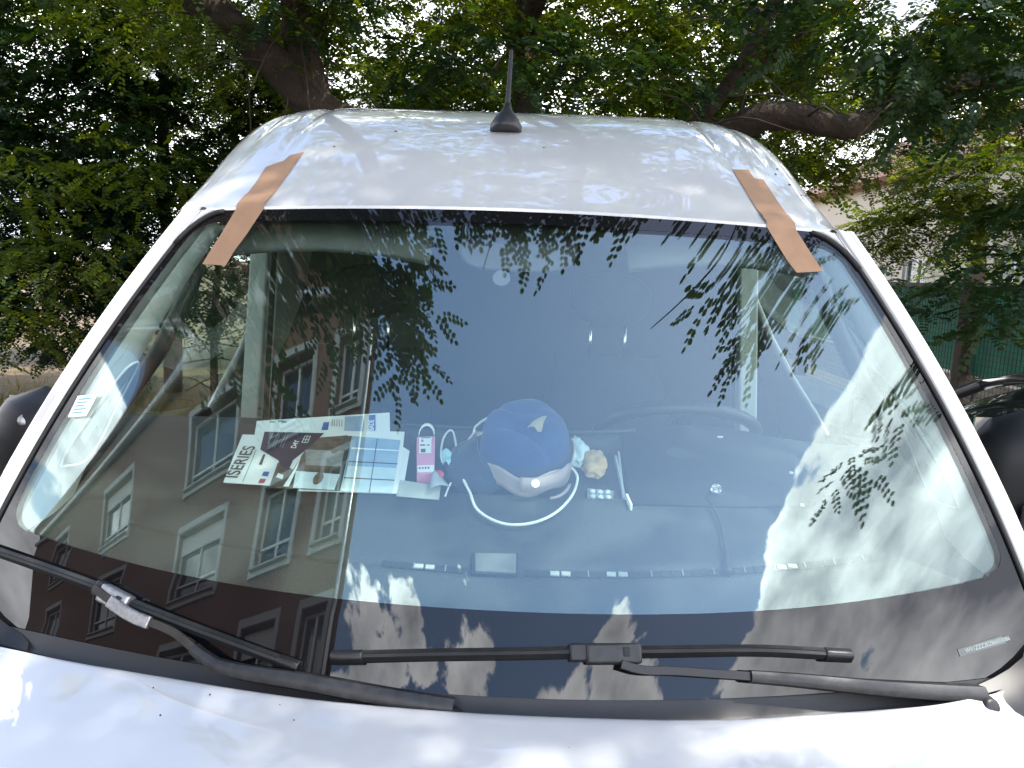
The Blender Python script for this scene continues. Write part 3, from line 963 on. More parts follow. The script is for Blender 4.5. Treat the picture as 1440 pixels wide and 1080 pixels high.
# demister slots: dark channels, thin vanes, pale clips
for key in ('vent_l', 'vent_r'):
    P = smooth_poly([(p[0], 0.236 + 0.16 * p[0] ** 2, 0) for p in BAKED[key]], 8)
    P = [Vector((p.x, p.y, dash_z(p.x, p.y) + 0.0035)) for p in P]
    if key == 'vent_l':
        P = [p for p in P if p.x > -0.21]
    MB().sweep(P, [(Vector((0, 1, 0.42)).normalized(), Vector((0, -0.42, 1)).normalized())] * len(P), [(-0.0075, 0), (0.0075, 0), (0.0075, 0.0015), (-0.0075, 0.0015)]).build('vent_slot', 'vent_dark', dash)
    x0, x1 = P[0].x, P[-1].x
    n = int((x1 - x0) / 0.0185)
    for k in range(1, n):
        x = x0 + (x1 - x0) * k / n
        y = 0.236 + 0.16 * x * x
        MB().box((x, y, dash_z(x, y) + 0.0052), (0.0022, 0.0145, 0.004), Matrix.Rotation(math.atan(0.42), 3, 'X')).build('vent_vane', 'dash_dark' if (k * 7) % 3 else 'trim_dark', dash)
    for xc in ((-0.142, -0.122) if key == 'vent_l' else (0.102, 0.122, 0.203, 0.224, 0.515, 0.535)):
        y = 0.236 + 0.16 * xc * xc
        MB().box((xc, y - 0.002, dash_z(xc, y) + 0.0062), (0.0165, 0.010, 0.004), Matrix.Rotation(math.atan(0.42), 3, 'X')).build('vent_clip', 'trim_grey', dash, bevel=0.001)
cp = [V3(p) for p in BAKED['cover']]
MB().slab(cp, (0, -0.387, 0.92), 0.006).build('sensor_cover', 'sensor_cover', dash, bevel=0.0025)
cc = sum(cp, Vector()) / 4
MB().slab([cc + (p - cc) * 1.12 - Vector((0, 0, 0.001)) for p in cp], (0, -0.387, 0.92), 0.003).build('cover_seat', 'vent_dark', dash)
# storage tray lip and the flat cover over the instrument hood
lip = [(-0.235, 0.628), (0.29, 0.628)]
MB().tube([Vector((x, 0.632, dash_z(x, 0.640) + 0.003)) for x in np.linspace(-0.235, 0.285, 9)], 0.005, n=6).build('tray_lip', 'dash_plastic', dash, smooth=True)
pn = [V3((p[0], p[1], dash_z(p[0], p[1]) + 0.006)) for p in BAKED['panel']]
pc = sum(pn, Vector()) / len(pn)
pr = smooth_poly(pn[1:7], 5)
poly = [pn[0]] + pr + [pn[7]]
mb = MB()
top = [pc + Vector((0, 0, 0.004))] + poly
k = len(poly)
mb.add(top, [(0, i + 1, (i + 1) % k + 1) for i in range(k)])
MBp = mb.build('hood_cover', 'dash_dark', dash, smooth=True, solid=0.006)
for p in BAKED['rivets'][:2]:
    MB().lathe((p[0], p[1], dash_z(p[0], p[1]) + 0.012), [(0.002, 0), (0.0045, 0.001), (0.0045, 0.0025), (0.002, 0.003)], n=12, axis=(0, -0.42, 1)).build('rivet', 'led_white', MBp)
p = BAKED['rivets'][2]
MB().box((p[0], p[1], dash_z(p[0], p[1]) + 0.012), (0.012, 0.004, 0.003)).build('rivet', 'led_white', MBp)

# steering wheel
wc = Vector((0.42, 0.885, 1.495))
wa = Vector((0, 0.50, 0.866))
ring = []
a1 = Vector((1, 0, 0))
a2 = wa.cross(a1)
for k in range(41):
    th = 2 * PI * k / 40
    ring.append(wc + (a1 * math.cos(th) + a2 * math.sin(th)) * 0.20)
sw = MB().tube(ring, 0.016, n=10, cap=False).build('steering_wheel', 'black_plastic', van, smooth=True)
mb = MB().lathe(wc - wa * 0.04, [(0.075, 0), (0.085, 0.01), (0.07, 0.03), (0.03, 0.035)], n=20, axis=wa)
for th in (0.1, PI - 0.1, -PI / 2):
    mb.tube([wc - wa * 0.02, wc + (a1 * math.cos(th) + a2 * math.sin(th)) * 0.20], [0.03, 0.015], n=8, squash=0.6)
mb.build('wheel_hub', 'black_plastic', sw, smooth=True)


# seats with head restraints on chrome stems
def seat(xc):
    r = []
    for k in range(11):
        t = k / 10
        z = 0.98 + 0.66 * t
        y = 1.18 + 0.20 * t
        w = 0.23 - 0.05 * t ** 2 if t < 0.9 else 0.17
        r.append([Vector((xc + w * math.sin(a) * (1 if abs(a) < 1.4 else 1), y - 0.07 * math.cos(a) ** 0.7 * (1 - 0.25 * t), z)) for a in np.linspace(-PI / 2, PI / 2, 11)])
    o = MB().grid(r).build('seat', 'seat_cloth', van, smooth=True, solid=0.12)
    hr = []
    for k in range(9):
        t = -1 + 2 * k / 8
        rr = max(0.08, (1 - abs(t) ** 3)) ** 0.5
        hr.append([Vector((xc + 0.13 * rr * math.cos(a), 1.385 + 0.05 * rr * math.sin(a), 1.815 + 0.085 * t)) for a in np.linspace(0, 2 * PI, 17)])
    MB().grid(hr).build('head_restraint', 'seat_cloth', o, smooth=True)
    for dx in (-0.055, 0.055):
        MB().tube([(xc + dx, 1.385, 1.60), (xc + dx, 1.385, 1.76)], 0.006, n=8).build('restraint_stem', 'chrome', o, smooth=True)
    cu = []
    for k in range(7):
        y = lerp(0.80, 1.24, k / 6)
        cu.append([Vector((xc + 0.24 * math.sin(a), y, 0.93 + 0.09 * math.cos(a) ** 0.6 - 0.05 * (1 - k / 6) ** 3)) for a in np.linspace(-PI / 2, PI / 2, 9)])
    MB().grid(cu).build('seat_cushion', 'seat_cloth', o, smooth=True)


seat(-0.48)
seat(0.28)

# bonnet, cowl panel, nose
he = smooth_poly(BAKED['hood_edge'], 6)
rows = []
for j, (dy, dz) in enumerate(((0.004, -0.016), (0.0, -0.003), (-0.004, 0.0), (-0.03, -0.003), (-0.10, -0.014), (-0.18, -0.034), (-0.28, -0.072), (-0.38, -0.125), (-0.46, -0.19), (-0.50, -0.28), (-0.515, -0.42))):
    r = []
    for p in he:
        a = abs(p.x) / 0.95
        side_drop = 0.06 * a ** 4
        yy = p.y + dy * (1 - 0.25 * a * a)
        r.append(Vector((p.x * (1 - 0.05 * j / 10), yy, p.z + dz - side_drop * min(1, j / 4) - 0.010 * math.exp(-((abs(p.x) - 0.56) / 0.03) ** 2) * min(1.0, max(0, j - 3) / 3))))
    rows.append(r)
bon = MB().grid(rows).build('bonnet', 'van_paint', van, smooth=True, subsurf=1)
mk = MB()
for (x, y, r) in ((-0.46, -0.08, 0.0025), (-0.50, -0.02, 0.002), (-0.41, -0.03, 0.0022), (-0.30, -0.045, 0.0018), (-0.25, -0.045, 0.002), (0.03, -0.085, 0.0022), (-0.27, -0.075, 0.0018), (0.24, -0.05, 0.002), (-0.12, -0.07, 0.0015), (0.12, -0.1, 0.0015)):
    z = 1.262 - 0.10 * max(0, -y - 0.03)
    mk.lathe((x, y, z), [(r * 0.6, 0), (r * 0.35, 0.0022)], n=6)
tag(mk.build('dirt_specks', 'dirt_speck', van), kind='stuff')
rows = []
for t, dz in ((0.0, -0.012), (0.05, -0.022), (0.35, -0.030), (0.7, -0.022), (0.95, -0.004), (1.0, 0.004)):
    r = []
    for p in he:
        u = max(-1.0, min(1.0, p.x / WB))
        g = G(u, 0.014, 0.003)
        if abs(p.x) > WB:
            g = Vector((p.x, g.y + (abs(p.x) - WB) * 0.6, g.z))
        r.append(Vector((p.x, lerp(p.y + 0.006, g.y, t), lerp(p.z, g.z, t) + dz * (1 if t < 0.9 else 0.3))))
    rows.append(r)
MB().grid(rows).build('cowl_panel', 'black_plastic', van, smooth=True)
# raised corner pieces of the cowl beside the pillars
for sgn in (-1, 1):
    g0 = [G(sgn * 0.80, 0.002, 0.004), G(sgn * 0.86, 0.012, 0.008), G(sgn * 0.93, 0.045, 0.010), G(sgn * 0.99, 0.10, 0.008)]
    g1 = [Vector((p.x, p.y - 0.05, p.z - 0.03)) for p in g0]
    g2 = [Vector((p.x + sgn * 0.02, p.y - 0.09, p.z - 0.10)) for p in g0]
    MB().grid([g0, g1, g2]).build('cowl_corner', 'black_plastic', van, smooth=True, subsurf=1)
# nose below the bonnet: grille, bumper, lamps, wings, wheels
MB().box((0, -0.40, 0.55), (1.72, 0.16, 0.36)).build('bumper', 'worn_plastic', van, bevel=0.05, seg=4)
MB().box((0, -0.452, 0.83), (1.0, 0.05, 0.16)).build('grille', 'black_plastic', van, bevel=0.02)
for sgn in (-1, 1):
    MB().box((sgn * 0.72, -0.40, 0.88), (0.30, 0.10, 0.24)).build('headlamp', 'lamp_clear', van, bevel=0.04, seg=3)
    rows = []
    for k in range(8):
        t = k / 7
        rows.append([Vector((sgn * (1.005 + 0.015 * math.sin(t * PI) - 0.07 * max(0, (0.1 - y) / 0.5) ** 2), y, lerp(1.24 - 0.30 * max(0, (0.1 - y) / 0.5) ** 2, 0.72, t))) for y in (0.24, 0.16, 0.05, -0.1, -0.25, -0.38)])
    MB().grid(rows).build('front_wing', 'van_paint', van, smooth=True, solid=0.006)
    for yw in (0.12, 3.9):
        w = MB().lathe((sgn * 0.88, yw, 0.34), [(0.20, -0.11), (0.31, -0.11), (0.34, -0.08), (0.34, 0.08), (0.31, 0.11), (0.20, 0.11)], n=28, axis=(1, 0, 0)).build('wheel', 'tyre', van, smooth=True, angle=40)
        MB().lathe((sgn * 0.88, yw, 0.34), [(0.205, -0.10), (0.205, 0.10)], n=24, axis=(1, 0, 0)).build('rim', 'rim_alloy', w, smooth=True, angle=40)

# roof aerial
ax, ay = -0.042, 0.825
ab = Vector((ax, ay, roof_z(ax, ay) - 0.004))
aer = MB().lathe(ab, [(0.036, 0), (0.0385, 0.006), (0.038, 0.016), (0.030, 0.034), (0.017, 0.052), (0.010, 0.064), (0.0085, 0.074)], n=24, axis=(0.02, 0.32, 1)).build('aerial', 'black_plastic', van, smooth=True)
ad = Vector((0.02, 0.32, 1)).normalized()
mb = MB()
st = ab + ad * 0.07
sp = []
rd = []
for k in range(49):
    sp.append(st + ad * (0.145 * k / 48))
    rd.append(lerp(0.0062, 0.0042, k / 48) + (0.0008 if k % 2 else 0))
mb.tube(sp, rd, n=10)
mb.build('aerial_mast', 'black_rubber', aer, smooth=True)

# wipers
def wiper_profile(uvs, n, off):
    P = smooth_poly([(a, b, 0) for a, b in uvs], n)
    out = []
    for p in P:
        out.append((G(max(-1.08, min(1.0, p.x)), p.y, off), SN(max(-1, min(1, p.x)), p.y)))
    return out


def frames_of(Q):
    fr = []
    for i in range(len(Q)):
        t = (Q[min(i + 1, len(Q) - 1)][0] - Q[max(i - 1, 0)][0]).normalized()
        n = Q[i][1]
        a = n.cross(t).normalized()
        if a.z < 0:
            a = -a
        fr.append((a, n))
    return fr


def wiper(blade, arm, label, conn_t, arm_mat, conn_mat, conn_len):
    Q = wiper_profile(BAKED[blade], 10, 0.0)
    F = frames_of(Q)
    pts = [q[0] for q in Q]
    root = MB().sweep(pts, F, [(-0.003, 0.001), (0.0015, 0.001), (0.003, 0.010), (-0.006, 0.010)]).build('wiper', 'black_rubber', van)
    tag(root, label)
    MB().sweep(pts, F, [(-0.008, 0.009), (0.007, 0.009), (0.009, 0.013), (0.004, 0.020), (-0.001, 0.021), (-0.008, 0.012)]).build('blade_spoiler', 'black_rubber', root, smooth=True, angle=25)
    MB().sweep(pts[2:-2], F[2:-2], [(0.0042, 0.0200), (0.0092, 0.0135), (0.0100, 0.0140), (0.0050, 0.0210)]).build('blade_spring', 'blade_steel', root, smooth=True, angle=25)
    for e in (0, -1):
        i0 = 0 if e == 0 else len(pts) - 4
        MB().sweep(pts[i0:i0 + 4], F[i0:i0 + 4], [(-0.011, 0.003), (0.010, 0.003), (0.011, 0.015), (0.005, 0.0235), (-0.002, 0.0235), (-0.011, 0.014)]).build('blade_end_cap', 'black_plastic', root, bevel=0.002)
    # connector at its place along the blade
    ci = int(conn_t * (len(pts) - 1))
    c, (A, N) = pts[ci], F[ci]
    T = A.cross(N).normalized()
    if T.x < 0:
        T = -T
    R = Matrix((T, A, N)).transposed()
    L = conn_len
    MB().box(c + N * 0.019 - A * 0.002, (L, 0.030, 0.022), R).build('connector', conn_mat, root, bevel=0.004)
    MB().box(c + N * 0.014 - T * (L * 0.62), (L * 0.34, 0.026, 0.020), R).build('connector_clip', 'black_plastic', root, bevel=0.003)
    MB().box(c + N * 0.0305 + T * (L * 0.22), (0.010, 0.013, 0.003), R).build('connector_latch', 'vent_dark', root, bevel=0.001)
    # arm
    Qa = wiper_profile(BAKED[arm], 8, 0.0)
    Fa = frames_of(Qa)
    n = len(Qa)
    pa = []
    for i, (p, nn) in enumerate(Qa):
        t = i / (n - 1)
        pa.append(p + nn * (0.030 - 0.006 * t))
    k = int(n * 0.52)
    MB().sweep(pa[:k + 1], Fa[:k + 1], [(-0.0065, -0.003), (0.0065, -0.003), (0.0065, 0.003), (-0.0065, 0.003)]).build('arm_rod', arm_mat, root, bevel=0.001)
    b0 = len(pa[k:])
    mb = MB()
    vs = []
    prof = [(-0.011, -0.008), (0.011, -0.008), (0.009, 0.006), (0.003, 0.009), (-0.003, 0.009), (-0.009, 0.006)]
    for i in range(k, n):
        t = (i - k) / max(1, n - 1 - k)
        s = 0.85 + 0.55 * t
        vs.append([tuple(pa[i] + Fa[i][0] * x * s + Fa[i][1] * y * s) for x, y in prof])
    b = MB()
    b.grid([r + r[:1] for r in vs])
    b.f.append(tuple(range(len(prof))))
    b.build('arm_cover', 'worn_plastic', root, smooth=True, angle=35)
    e = pa[-1]
    MB().lathe(e - Vector((0, 0, 0.02)), [(0.020, -0.01), (0.020, 0.012), (0.014, 0.024), (0.010, 0.026)], n=16, axis=Qa[-1][1]).build('arm_cap', 'black_plastic', root, smooth=True, angle=40)
    return root, pa, Fa


rr_, pa_, Fa_ = wiper('wr_blade', 'wr_arm', 'wiper lying flat along the foot of the windscreen', 0.52, 'black_plastic', 'worn_plastic', 0.085)
ll_, pb_, Fb_ = wiper('wl_blade', 'wl_arm', 'wiper slanting down from the passenger side with a bare metal hook', 0.50, 'blade_steel', 'bare_metal', 0.060)
# bare hook of the passenger wiper arm stepping down to the rod
MB().sweep(pb_[5:20], Fb_[5:20], [(-0.011, -0.003), (0.009, -0.003), (0.009, 0.006), (-0.011, 0.006)]).build('arm_hook', 'bare_metal', ll_, bevel=0.002)

from mathutils.bvhtree import BVHTree
bv_v, bv_f = [], []
for ob in (sc, roof):
    b_ = len(bv_v)
    bv_v += [v.co.copy() for v in ob.data.vertices]
    bv_f += [tuple(b_ + i for i in p_.vertices) for p_ in ob.data.polygons]
BV = BVHTree.FromPolygons(bv_v, bv_f)


# brown paper tape, half on the roof and half on the glass
def tape(glass, roof_pts, label):
    L = []
    for (a, b) in zip(glass[0::2], glass[1::2]):
        L.append((G(a[0], min(a[1], 1.0), 0.0022), G(b[0], min(b[1], 1.0), 0.0022)))
    rows = [list(L[i]) for i in range(len(L))][::-1]
    for (a, b) in roof_pts:
        rows.append([Vector((a[0], a[1], roof_z(*a) + 0.0016)), Vector((b[0], b[1], roof_z(*b) + 0.0016))])
    # split across and along so that the paper lies on the surface
    full = []
    for i in range(len(rows) - 1):
        for s in range(4):
            t = s / 4
            full.append([rows[i][0].lerp(rows[i + 1][0], t).lerp(rows[i][1].lerp(rows[i + 1][1], t), q / 4) for q in range(5)])
    full.append([rows[-1][0].lerp(rows[-1][1], q / 4) for q in range(5)])
    for r in full:
        for i in range(len(r)):
            loc, nor, _, _ = BV.find_nearest(r[i])
            if nor.z < 0:
                nor = -nor
            r[i] = loc + nor * (0.0019 if abs(loc.y - 0.47) > 0.02 else 0.005)
    o = MB().grid(full).build('paper_tape', 'tape_paper', van, smooth=True)
    tag(o, label)
    return o
tape(BAKED['tapeL_g'], [([-0.543, 0.488], [-0.487, 0.482]), ([-0.541, 0.542], [-0.485, 0.534]), ([-0.544, 0.612], [-0.482, 0.596]), ([-0.513, 0.634], [-0.482, 0.636]), ([-0.509, 0.66], [-0.48, 0.674])], 'long strip of brown paper tape on the passenger side of the roof edge')
tape(BAKED['tapeR_g'], [([0.48, 0.484], [0.536, 0.5]), ([0.473, 0.542], [0.53, 0.554]), ([0.467, 0.616], [0.524, 0.644]), ([0.465, 0.634], [0.503, 0.642]), ([0.463, 0.672], [0.501, 0.682])], 'short strip of brown paper tape on the driver side of the roof edge')

# stickers behind the glass
st_ = [G(u, v, -0.0045 + 0.0035) for u, v in BAKED['sticker']]
st_ = [G(u, v, 0.0012) for u, v in BAKED['sticker']]
sk = MB().add(st_, [(0, 1, 2, 3)]).build('label_sticker', 'paper', sc)
ex, ey = (st_[3] - st_[0]), (st_[1] - st_[0])
for k in range(5):
    a = st_[0] + ex * 0.14 + ey * (0.80 - 0.16 * k) + SN(-0.95, 0.48) * 0.0006
    MB().add([a, a + ex * (0.68 - 0.09 * (k % 3)), a + ex * (0.68 - 0.09 * (k % 3)) + ey * 0.07, a + ey * 0.07], [(0, 1, 2, 3)]).build('print_line', 'print_teal', sk)
vn = [G(u, v, 0.0014) for u, v in BAKED['vin']]
c_ = sum(vn, Vector()) / 4
pl = smooth_poly([c_ + (p - c_) * 1.25 for p in (vn + vn[:1])], 1)
vp = MB().add([c_ + (p - c_) * 1.28 for p in vn], [(0, 1, 2, 3)]).build('chassis_number_plate', 'plate_grey', sc)
ex, ey = (vn[2] - vn[1]), (vn[0] - vn[1])
text_mesh('number_text', 'WV1ZZZ2EZ86003086', vn[1] + SN(0.88, 0.085) * 0.0006 + ex * 0.03 + ey * 0.2, ex, ey, 0.0098, 'plate_text', vp)


# ================================================================== THINGS LYING ON THE DASHBOARD
DN = Vector((0, -0.42, 1)).normalized()
B = {k: [V3(p) if len(p) == 3 else p for p in v] for k, v in BAKED.items()}


def sheet(name, poly, t, mat, label, cat, wave=0.0):
    o = empty(name, sum(poly, Vector()) / len(poly))
    tag(o, label, cat)
    a, b, c, d = poly
    rows = []
    for j in range(9):
        rows.append([a.lerp(d, i / 12).lerp(b.lerp(c, i / 12), j / 8) + DN * wave * math.sin(i / 12 * 5 + j * 0.7) for i in range(13)])
    MB().grid(rows).build('pages', mat, o, solid=t)
    return o


def printed(name, key, mat, parent, lift=0.0):
    p = B[key]
    return MB().add([q + DN * lift for q in p], [tuple(range(len(p)))]).build(name, mat, parent)


sheet('paper_sheet', B['sheet2'], 0.001, 'paper', 'blank white sheet sticking out at the right under the brochure', 'paper')
let = sheet('letter', B['letter'], 0.0012, 'paper', 'white letter with blue heading behind the brochure on the dashboard', 'letter')
printed('print_square', 'l_sq', 'print_blue', let, 0.0006)
printed('print_picture', 'l_photo', 'print_sky', let, 0.0006)
printed('print_box', 'l_bade', 'print_blue', let, 0.0006)
text_mesh('heading_text', 'BADE', B['t_bade'][0] + DN * 0.001, B['t_bade'][1] - B['t_bade'][0], Vector((-1, 0, 0)), 0.0175, 'paper', let, bold=0.0004)
for k in range(5):
    a = Vector((-0.402 + k * 0.0055, 0.618, 1.5338)) + DN * 0.0012
    MB().add([a, a + Vector((0.0012, 0, 0)), a + Vector((-0.0045, 0.026 - 0.003 * (k % 2), 0.0109)), a + Vector((-0.0057, 0.026 - 0.003 * (k % 2), 0.0109))], [(0, 1, 2, 3)]).build('print_line', 'print_grey', let)
for (a, b) in ((-0.545, 0.622), (-0.527, 0.626), (-0.519, 0.624)):
    q = Vector((a, b, 1.27 + 0.42 * b + 0.0045))
    MB().add([q, q + Vector((0.012, 0.0, 0.0)), q + Vector((0.010, 0.006, 0.0025)), q + Vector((-0.002, 0.006, 0.0025))], [(0, 1, 2, 3)]).build('print_line', 'print_teal', let)
sheet('paper_folder', B['sheet'], 0.0012, 'paper', 'plain white folder between the brochure and the letter', 'folder')
bro = sheet('brochure', B['brochure'], 0.0015, 'paper', 'glossy brochure reading ISERIES with window pictures on the dashboard', 'brochure')
printed('print_picture', 'p_photo', 'print_brown', bro)
printed('print_polygon', 'p_hex', 'print_purple', bro)
for nm, key, mt in (('print_rule', 'p_line1', 'print_teal'), ('print_box', 'p_black', 'print_grey'), ('print_square', 'p_blue', 'print_blue'), ('print_square', 'p_red', 'print_red'), ('print_card', 'p_card', 'paper'), ('print_strip', 'p_strip', 'paper'), ('print_desk', 'p_desk1', 'print_tan'), ('print_desk', 'p_desk2', 'print_pale'), ('print_bar', 'p_dark', 'print_grey'), ('print_panes', 'p_grid', 'print_sky'), ('print_panes', 'p_gridlow', 'print_pale'), ('print_bar', 'p_gridtop', 'paper'), ('print_bar', 'p_gv', 'print_grey'), ('print_bar', 'p_gh1', 'print_grey'), ('print_bar', 'p_gh2', 'print_grey')):
    printed(nm, key, mt, bro)
text_mesh('title_text', 'ISERIES', B['t_iseries'][0] + DN * 0.0004, B['t_iseries'][1] - B['t_iseries'][0], Vector((-1, 0, 0)), 0.037, 'print_grey', bro, bold=0.0005)
text_mesh('logo_text', 'D4Y', B['t_logo'][0] + DN * 0.0009, B['t_logo'][1] - B['t_logo'][0], Vector((-1, 0, 0)), 0.016, 'paper', bro, bold=0.0003)
# small window emblem beside the logo
lo = Vector((-0.4505, 0.551, 0))
for (dx, dy, w, h) in ((0, 0, 0.0016, 0.024), (0.006, 0, 0.0014, 0.024), (0.012, 0, 0.0016, 0.024), (0, 0, 0.0136, 0.0016), (0, 0.011, 0.0136, 0.0016), (0, 0.0224, 0.0136, 0.0016)):
    vs = []
    for (a, b) in ((dx, dy), (dx + w, dy), (dx + w, dy + h), (dx, dy + h)):
        y = lo.y + b
        vs.append(Vector((lo.x + a, y, 1.27 + 0.42 * y + 0.0084)))
    MB().add(vs, [(0, 1, 2, 3)]).build('print_emblem', 'paper', bro)
for k, x in enumerate((-0.522, -0.510, -0.505, -0.493, -0.487)):
    y0, y1 = 0.530 + 0.004 * (k % 2), 0.585 - 0.005 * (k % 3)
    vs = [Vector((x + dx, y, 1.27 + 0.42 * y + 0.0082)) for dx, y in ((0, y0 if k else 0.545), (0.0014, y0 if k else 0.545), (-0.0006, y1), (-0.002, y1))]
    MB().add(vs, [(0, 1, 2, 3)]).build('print_line', 'print_tan', bro)
for k, (x, y) in enumerate(((-0.372, 0.538), (-0.382, 0.440))):
    MB().add([Vector((x + 0.010 * math.cos(a), y + 0.019 * math.sin(a), 1.27 + 0.42 * (y + 0.019 * math.sin(a)) + 0.0088)) for a in np.linspace(0, 2 * PI, 12, endpoint=False)], [tuple(range(12))]).build('print_chair', 'print_brown', bro)

# pink carton in the tray
def tray(x, y):
    return dash_z(x, y)


bx = empty('medicine_carton', (-0.182, 0.53, tray(-0.182, 0.53)))
tag(bx, 'small pink and white carton standing in the dashboard tray', 'carton')
b0, b1, t0, t1 = B['box_c']
lft = Vector((-0.0165, 0, 0))
base = [Vector((-0.183, 0.462, 1.45)), Vector((-0.148, 0.466, 1.452)), Vector((-0.163, 0.585, 1.502)), Vector((-0.203, 0.580, 1.50))]
up_ = Vector((0.002, -0.010, 0.030))
mb = MB().add(base + [p + up_ for p in base], [(3, 2, 1, 0), (4, 5, 6, 7), (0, 1, 5, 4), (1, 2, 6, 5), (2, 3, 7, 6), (3, 0, 4, 7)])
mb.build('carton_body', 'pink_card', bx, bevel=0.0008)


def on_top(a, b, lift=0.0007):
    p = [q + up_ for q in base]
    return p[0].lerp(p[1], a).lerp(p[3].lerp(p[2], a), b) + up_.normalized() * lift


def patch(name, a0, b0_, a1, b1_, mat, lift=0.0007):
    MB().add([on_top(a0, b0_, lift), on_top(a1, b0_, lift), on_top(a1, b1_, lift), on_top(a0, b1_, lift)], [(0, 1, 2, 3)]).build(name, mat, bx)


patch('print_panel', 0.12, 0.52, 0.80, 0.98, 'paper')
patch('print_panel', 0.02, 0.02, 0.98, 0.20, 'paper')
patch('print_line', 0.18, 0.72, 0.45, 0.77, 'print_red', 0.0011)
patch('print_line', 0.55, 0.72, 0.70, 0.76, 'print_red', 0.0011)
patch('print_square', 0.22, 0.54, 0.48, 0.64, 'print_grey', 0.0011)
patch('print_line', 0.22, 0.94, 0.75, 0.965, 'print_grey', 0.0011)
patch('print_line', 0.24, 0.83, 0.36, 0.90, 'print_teal', 0.0011)
for k in range(4):
    patch('print_line', 0.10 + 0.17 * k, 0.10, 0.20 + 0.17 * k, 0.15, 'print_grey', 0.0011)
arc = [on_top(0.06, 0.98), on_top(0.06, 1.02)]
rows = []
for k in range(9):
    a = PI * k / 8
    q = on_top(0.5 - 0.44 * math.cos(a), 1.0, 0.0) + Vector((0, 0.004, 0.024 * math.sin(a)))
    rows.append([q, q + Vector((0, 0.010, 0.004))])
MB().grid(rows).build('open_flap', 'paper', bx, smooth=True, solid=0.0015)
MB().lathe((-0.140, 0.478, 1.463), [(0.011, 0), (0.011, 0.016), (0.006, 0.018)], n=12, axis=(0.1, -0.5, 0.8)).build('red_cap', 'red_card', bx, smooth=True, angle=40)
gc = [Vector((-0.215, 0.405, 0)), Vector((-0.128, 0.400, 0)), Vector((-0.130, 0.440, 0)), Vector((-0.215, 0.452, 0))]
gc = [Vector((p.x, p.y, 1.27 + 0.42 * p.y + 0.003)) for p in gc]
MB().slab(gc, DN, 0.003).build('grey_card', 'grey_card', tag(empty('card_slip', sum(gc, Vector()) / 4), 'greenish grey slip of card in front of the pink carton', 'card'), bevel=0.001)

# face masks
mk_ = empty('face_mask', (-0.132, 0.52, 1.49))
tag(mk_, 'pale blue face mask with white ear loop beside the pink carton', 'face mask')
rows = []
for j in range(7):
    t = j / 6
    rows.append([B['mask'][0].lerp(B['mask'][2], t) + Vector((0.030 * s * math.sin(PI * (0.25 + 0.6 * t)), 0, 0.012 * math.sin(s * PI) + 0.004 * math.sin(t * 9))) for s in np.linspace(0, 1, 6)])
MB().grid(rows).build('mask_cloth', 'mask_blue', mk_, smooth=True, solid=0.001, subsurf=1)
MB().tube(smooth_poly(B['mask_loop'], 6), 0.0024, n=7).build('ear_loop', 'white_cable', mk_, smooth=True)
mk2 = empty('face_mask', (-0.118, 0.44, 1.46))
tag(mk2, 'folded dark grey face mask at the front of the dashboard tray', 'face mask')
rows = []
for j in range(6):
    t = j / 5
    rows.append([B['mask2'][0].lerp(B['mask2'][1], t) + Vector((-0.030 * s * (0.3 + t), -0.016 * s, 0.006 * math.sin(s * PI))) + DN * 0.006 for s in np.linspace(0, 1, 5)])
MB().grid(rows).build('mask_cloth', 'mask_grey', mk2, smooth=True, solid=0.001)
MB().tube(smooth_poly(B['strap2'], 5), 0.002, n=6).build('ear_loop', 'white_cable', mk2, smooth=True)


def crumple(name, c, r, mat, label, cat, seed, fold=0.35, squash=(1, 1, 1), part='cloth'):
    o = tag(empty(name, c), label, cat)
    rg = random.Random(seed)
    dirs = [Vector((rg.gauss(0, 1), rg.gauss(0, 1), rg.gauss(0, 1))).normalized() for _ in range(16)]
    ph = [rg.uniform(0, 6) for _ in range(16)]
    bm = bmesh.new()
    bmesh.ops.create_icosphere(bm, subdivisions=4, radius=1.0)
    vs, fs = [], []
    bm.verts.ensure_lookup_table()
    for v in bm.verts:
        d = v.co.normalized()
        k = 1.0
        for i, q in enumerate(dirs):
            k += fold / 11 * math.sin(d.dot(q) * (2.0 + i * 0.75) + ph[i]) - fold / 7 * max(0.0, 1 - abs(d.dot(q) - 0.45 * math.sin(ph[i])) / 0.09)
        p = Vector((d.x * squash[0], d.y * squash[1], d.z * squash[2])) * r * k
        p.z = max(p.z, -r * squash[2] * 0.35)
        vs.append(V3(c) + Vector((p.x, p.y, p.z + 0.42 * p.y)))
    fs = [tuple(v.index for v in f.verts) for f in bm.faces]
    bm.free()
    MB().add(vs, fs).build(part, mat, o, smooth=True)
    return o


# navy cloth, pale cap and blue hat piled in the tray
crumple('navy_scarf', Vector((-0.055, 0.515, 1.487)), 0.068, 'navy_cloth', 'crumpled navy cloth under the blue hat on the left', 'cloth', 5, 0.16, (1.1, 1.15, 0.55))
cap = empty('baseball_cap', (0.045, 0.50, 1.47))
tag(cap, 'pale pink baseball cap lying upside down with its strap showing', 'cap')
rows = []
for j in range(6):
    t = j / 5
    r = []
    for i in range(33):
        a = lerp(math.radians(-206), math.radians(26), i / 32)
        rx, ry = 0.092 + 0.006 * t, 0.088 + 0.006 * t
        x = 0.045 + rx * math.cos(a)
        y = 0.515 + ry * math.sin(a)
        r.append(Vector((x, y, 1.27 + 0.42 * y + 0.002 + 0.042 * t + 0.006 * math.sin(i * 0.7))))
    rows.append(r)
MB().grid(rows).build('headband', 'cap_pink', cap, smooth=True, solid=0.003)
rows = []
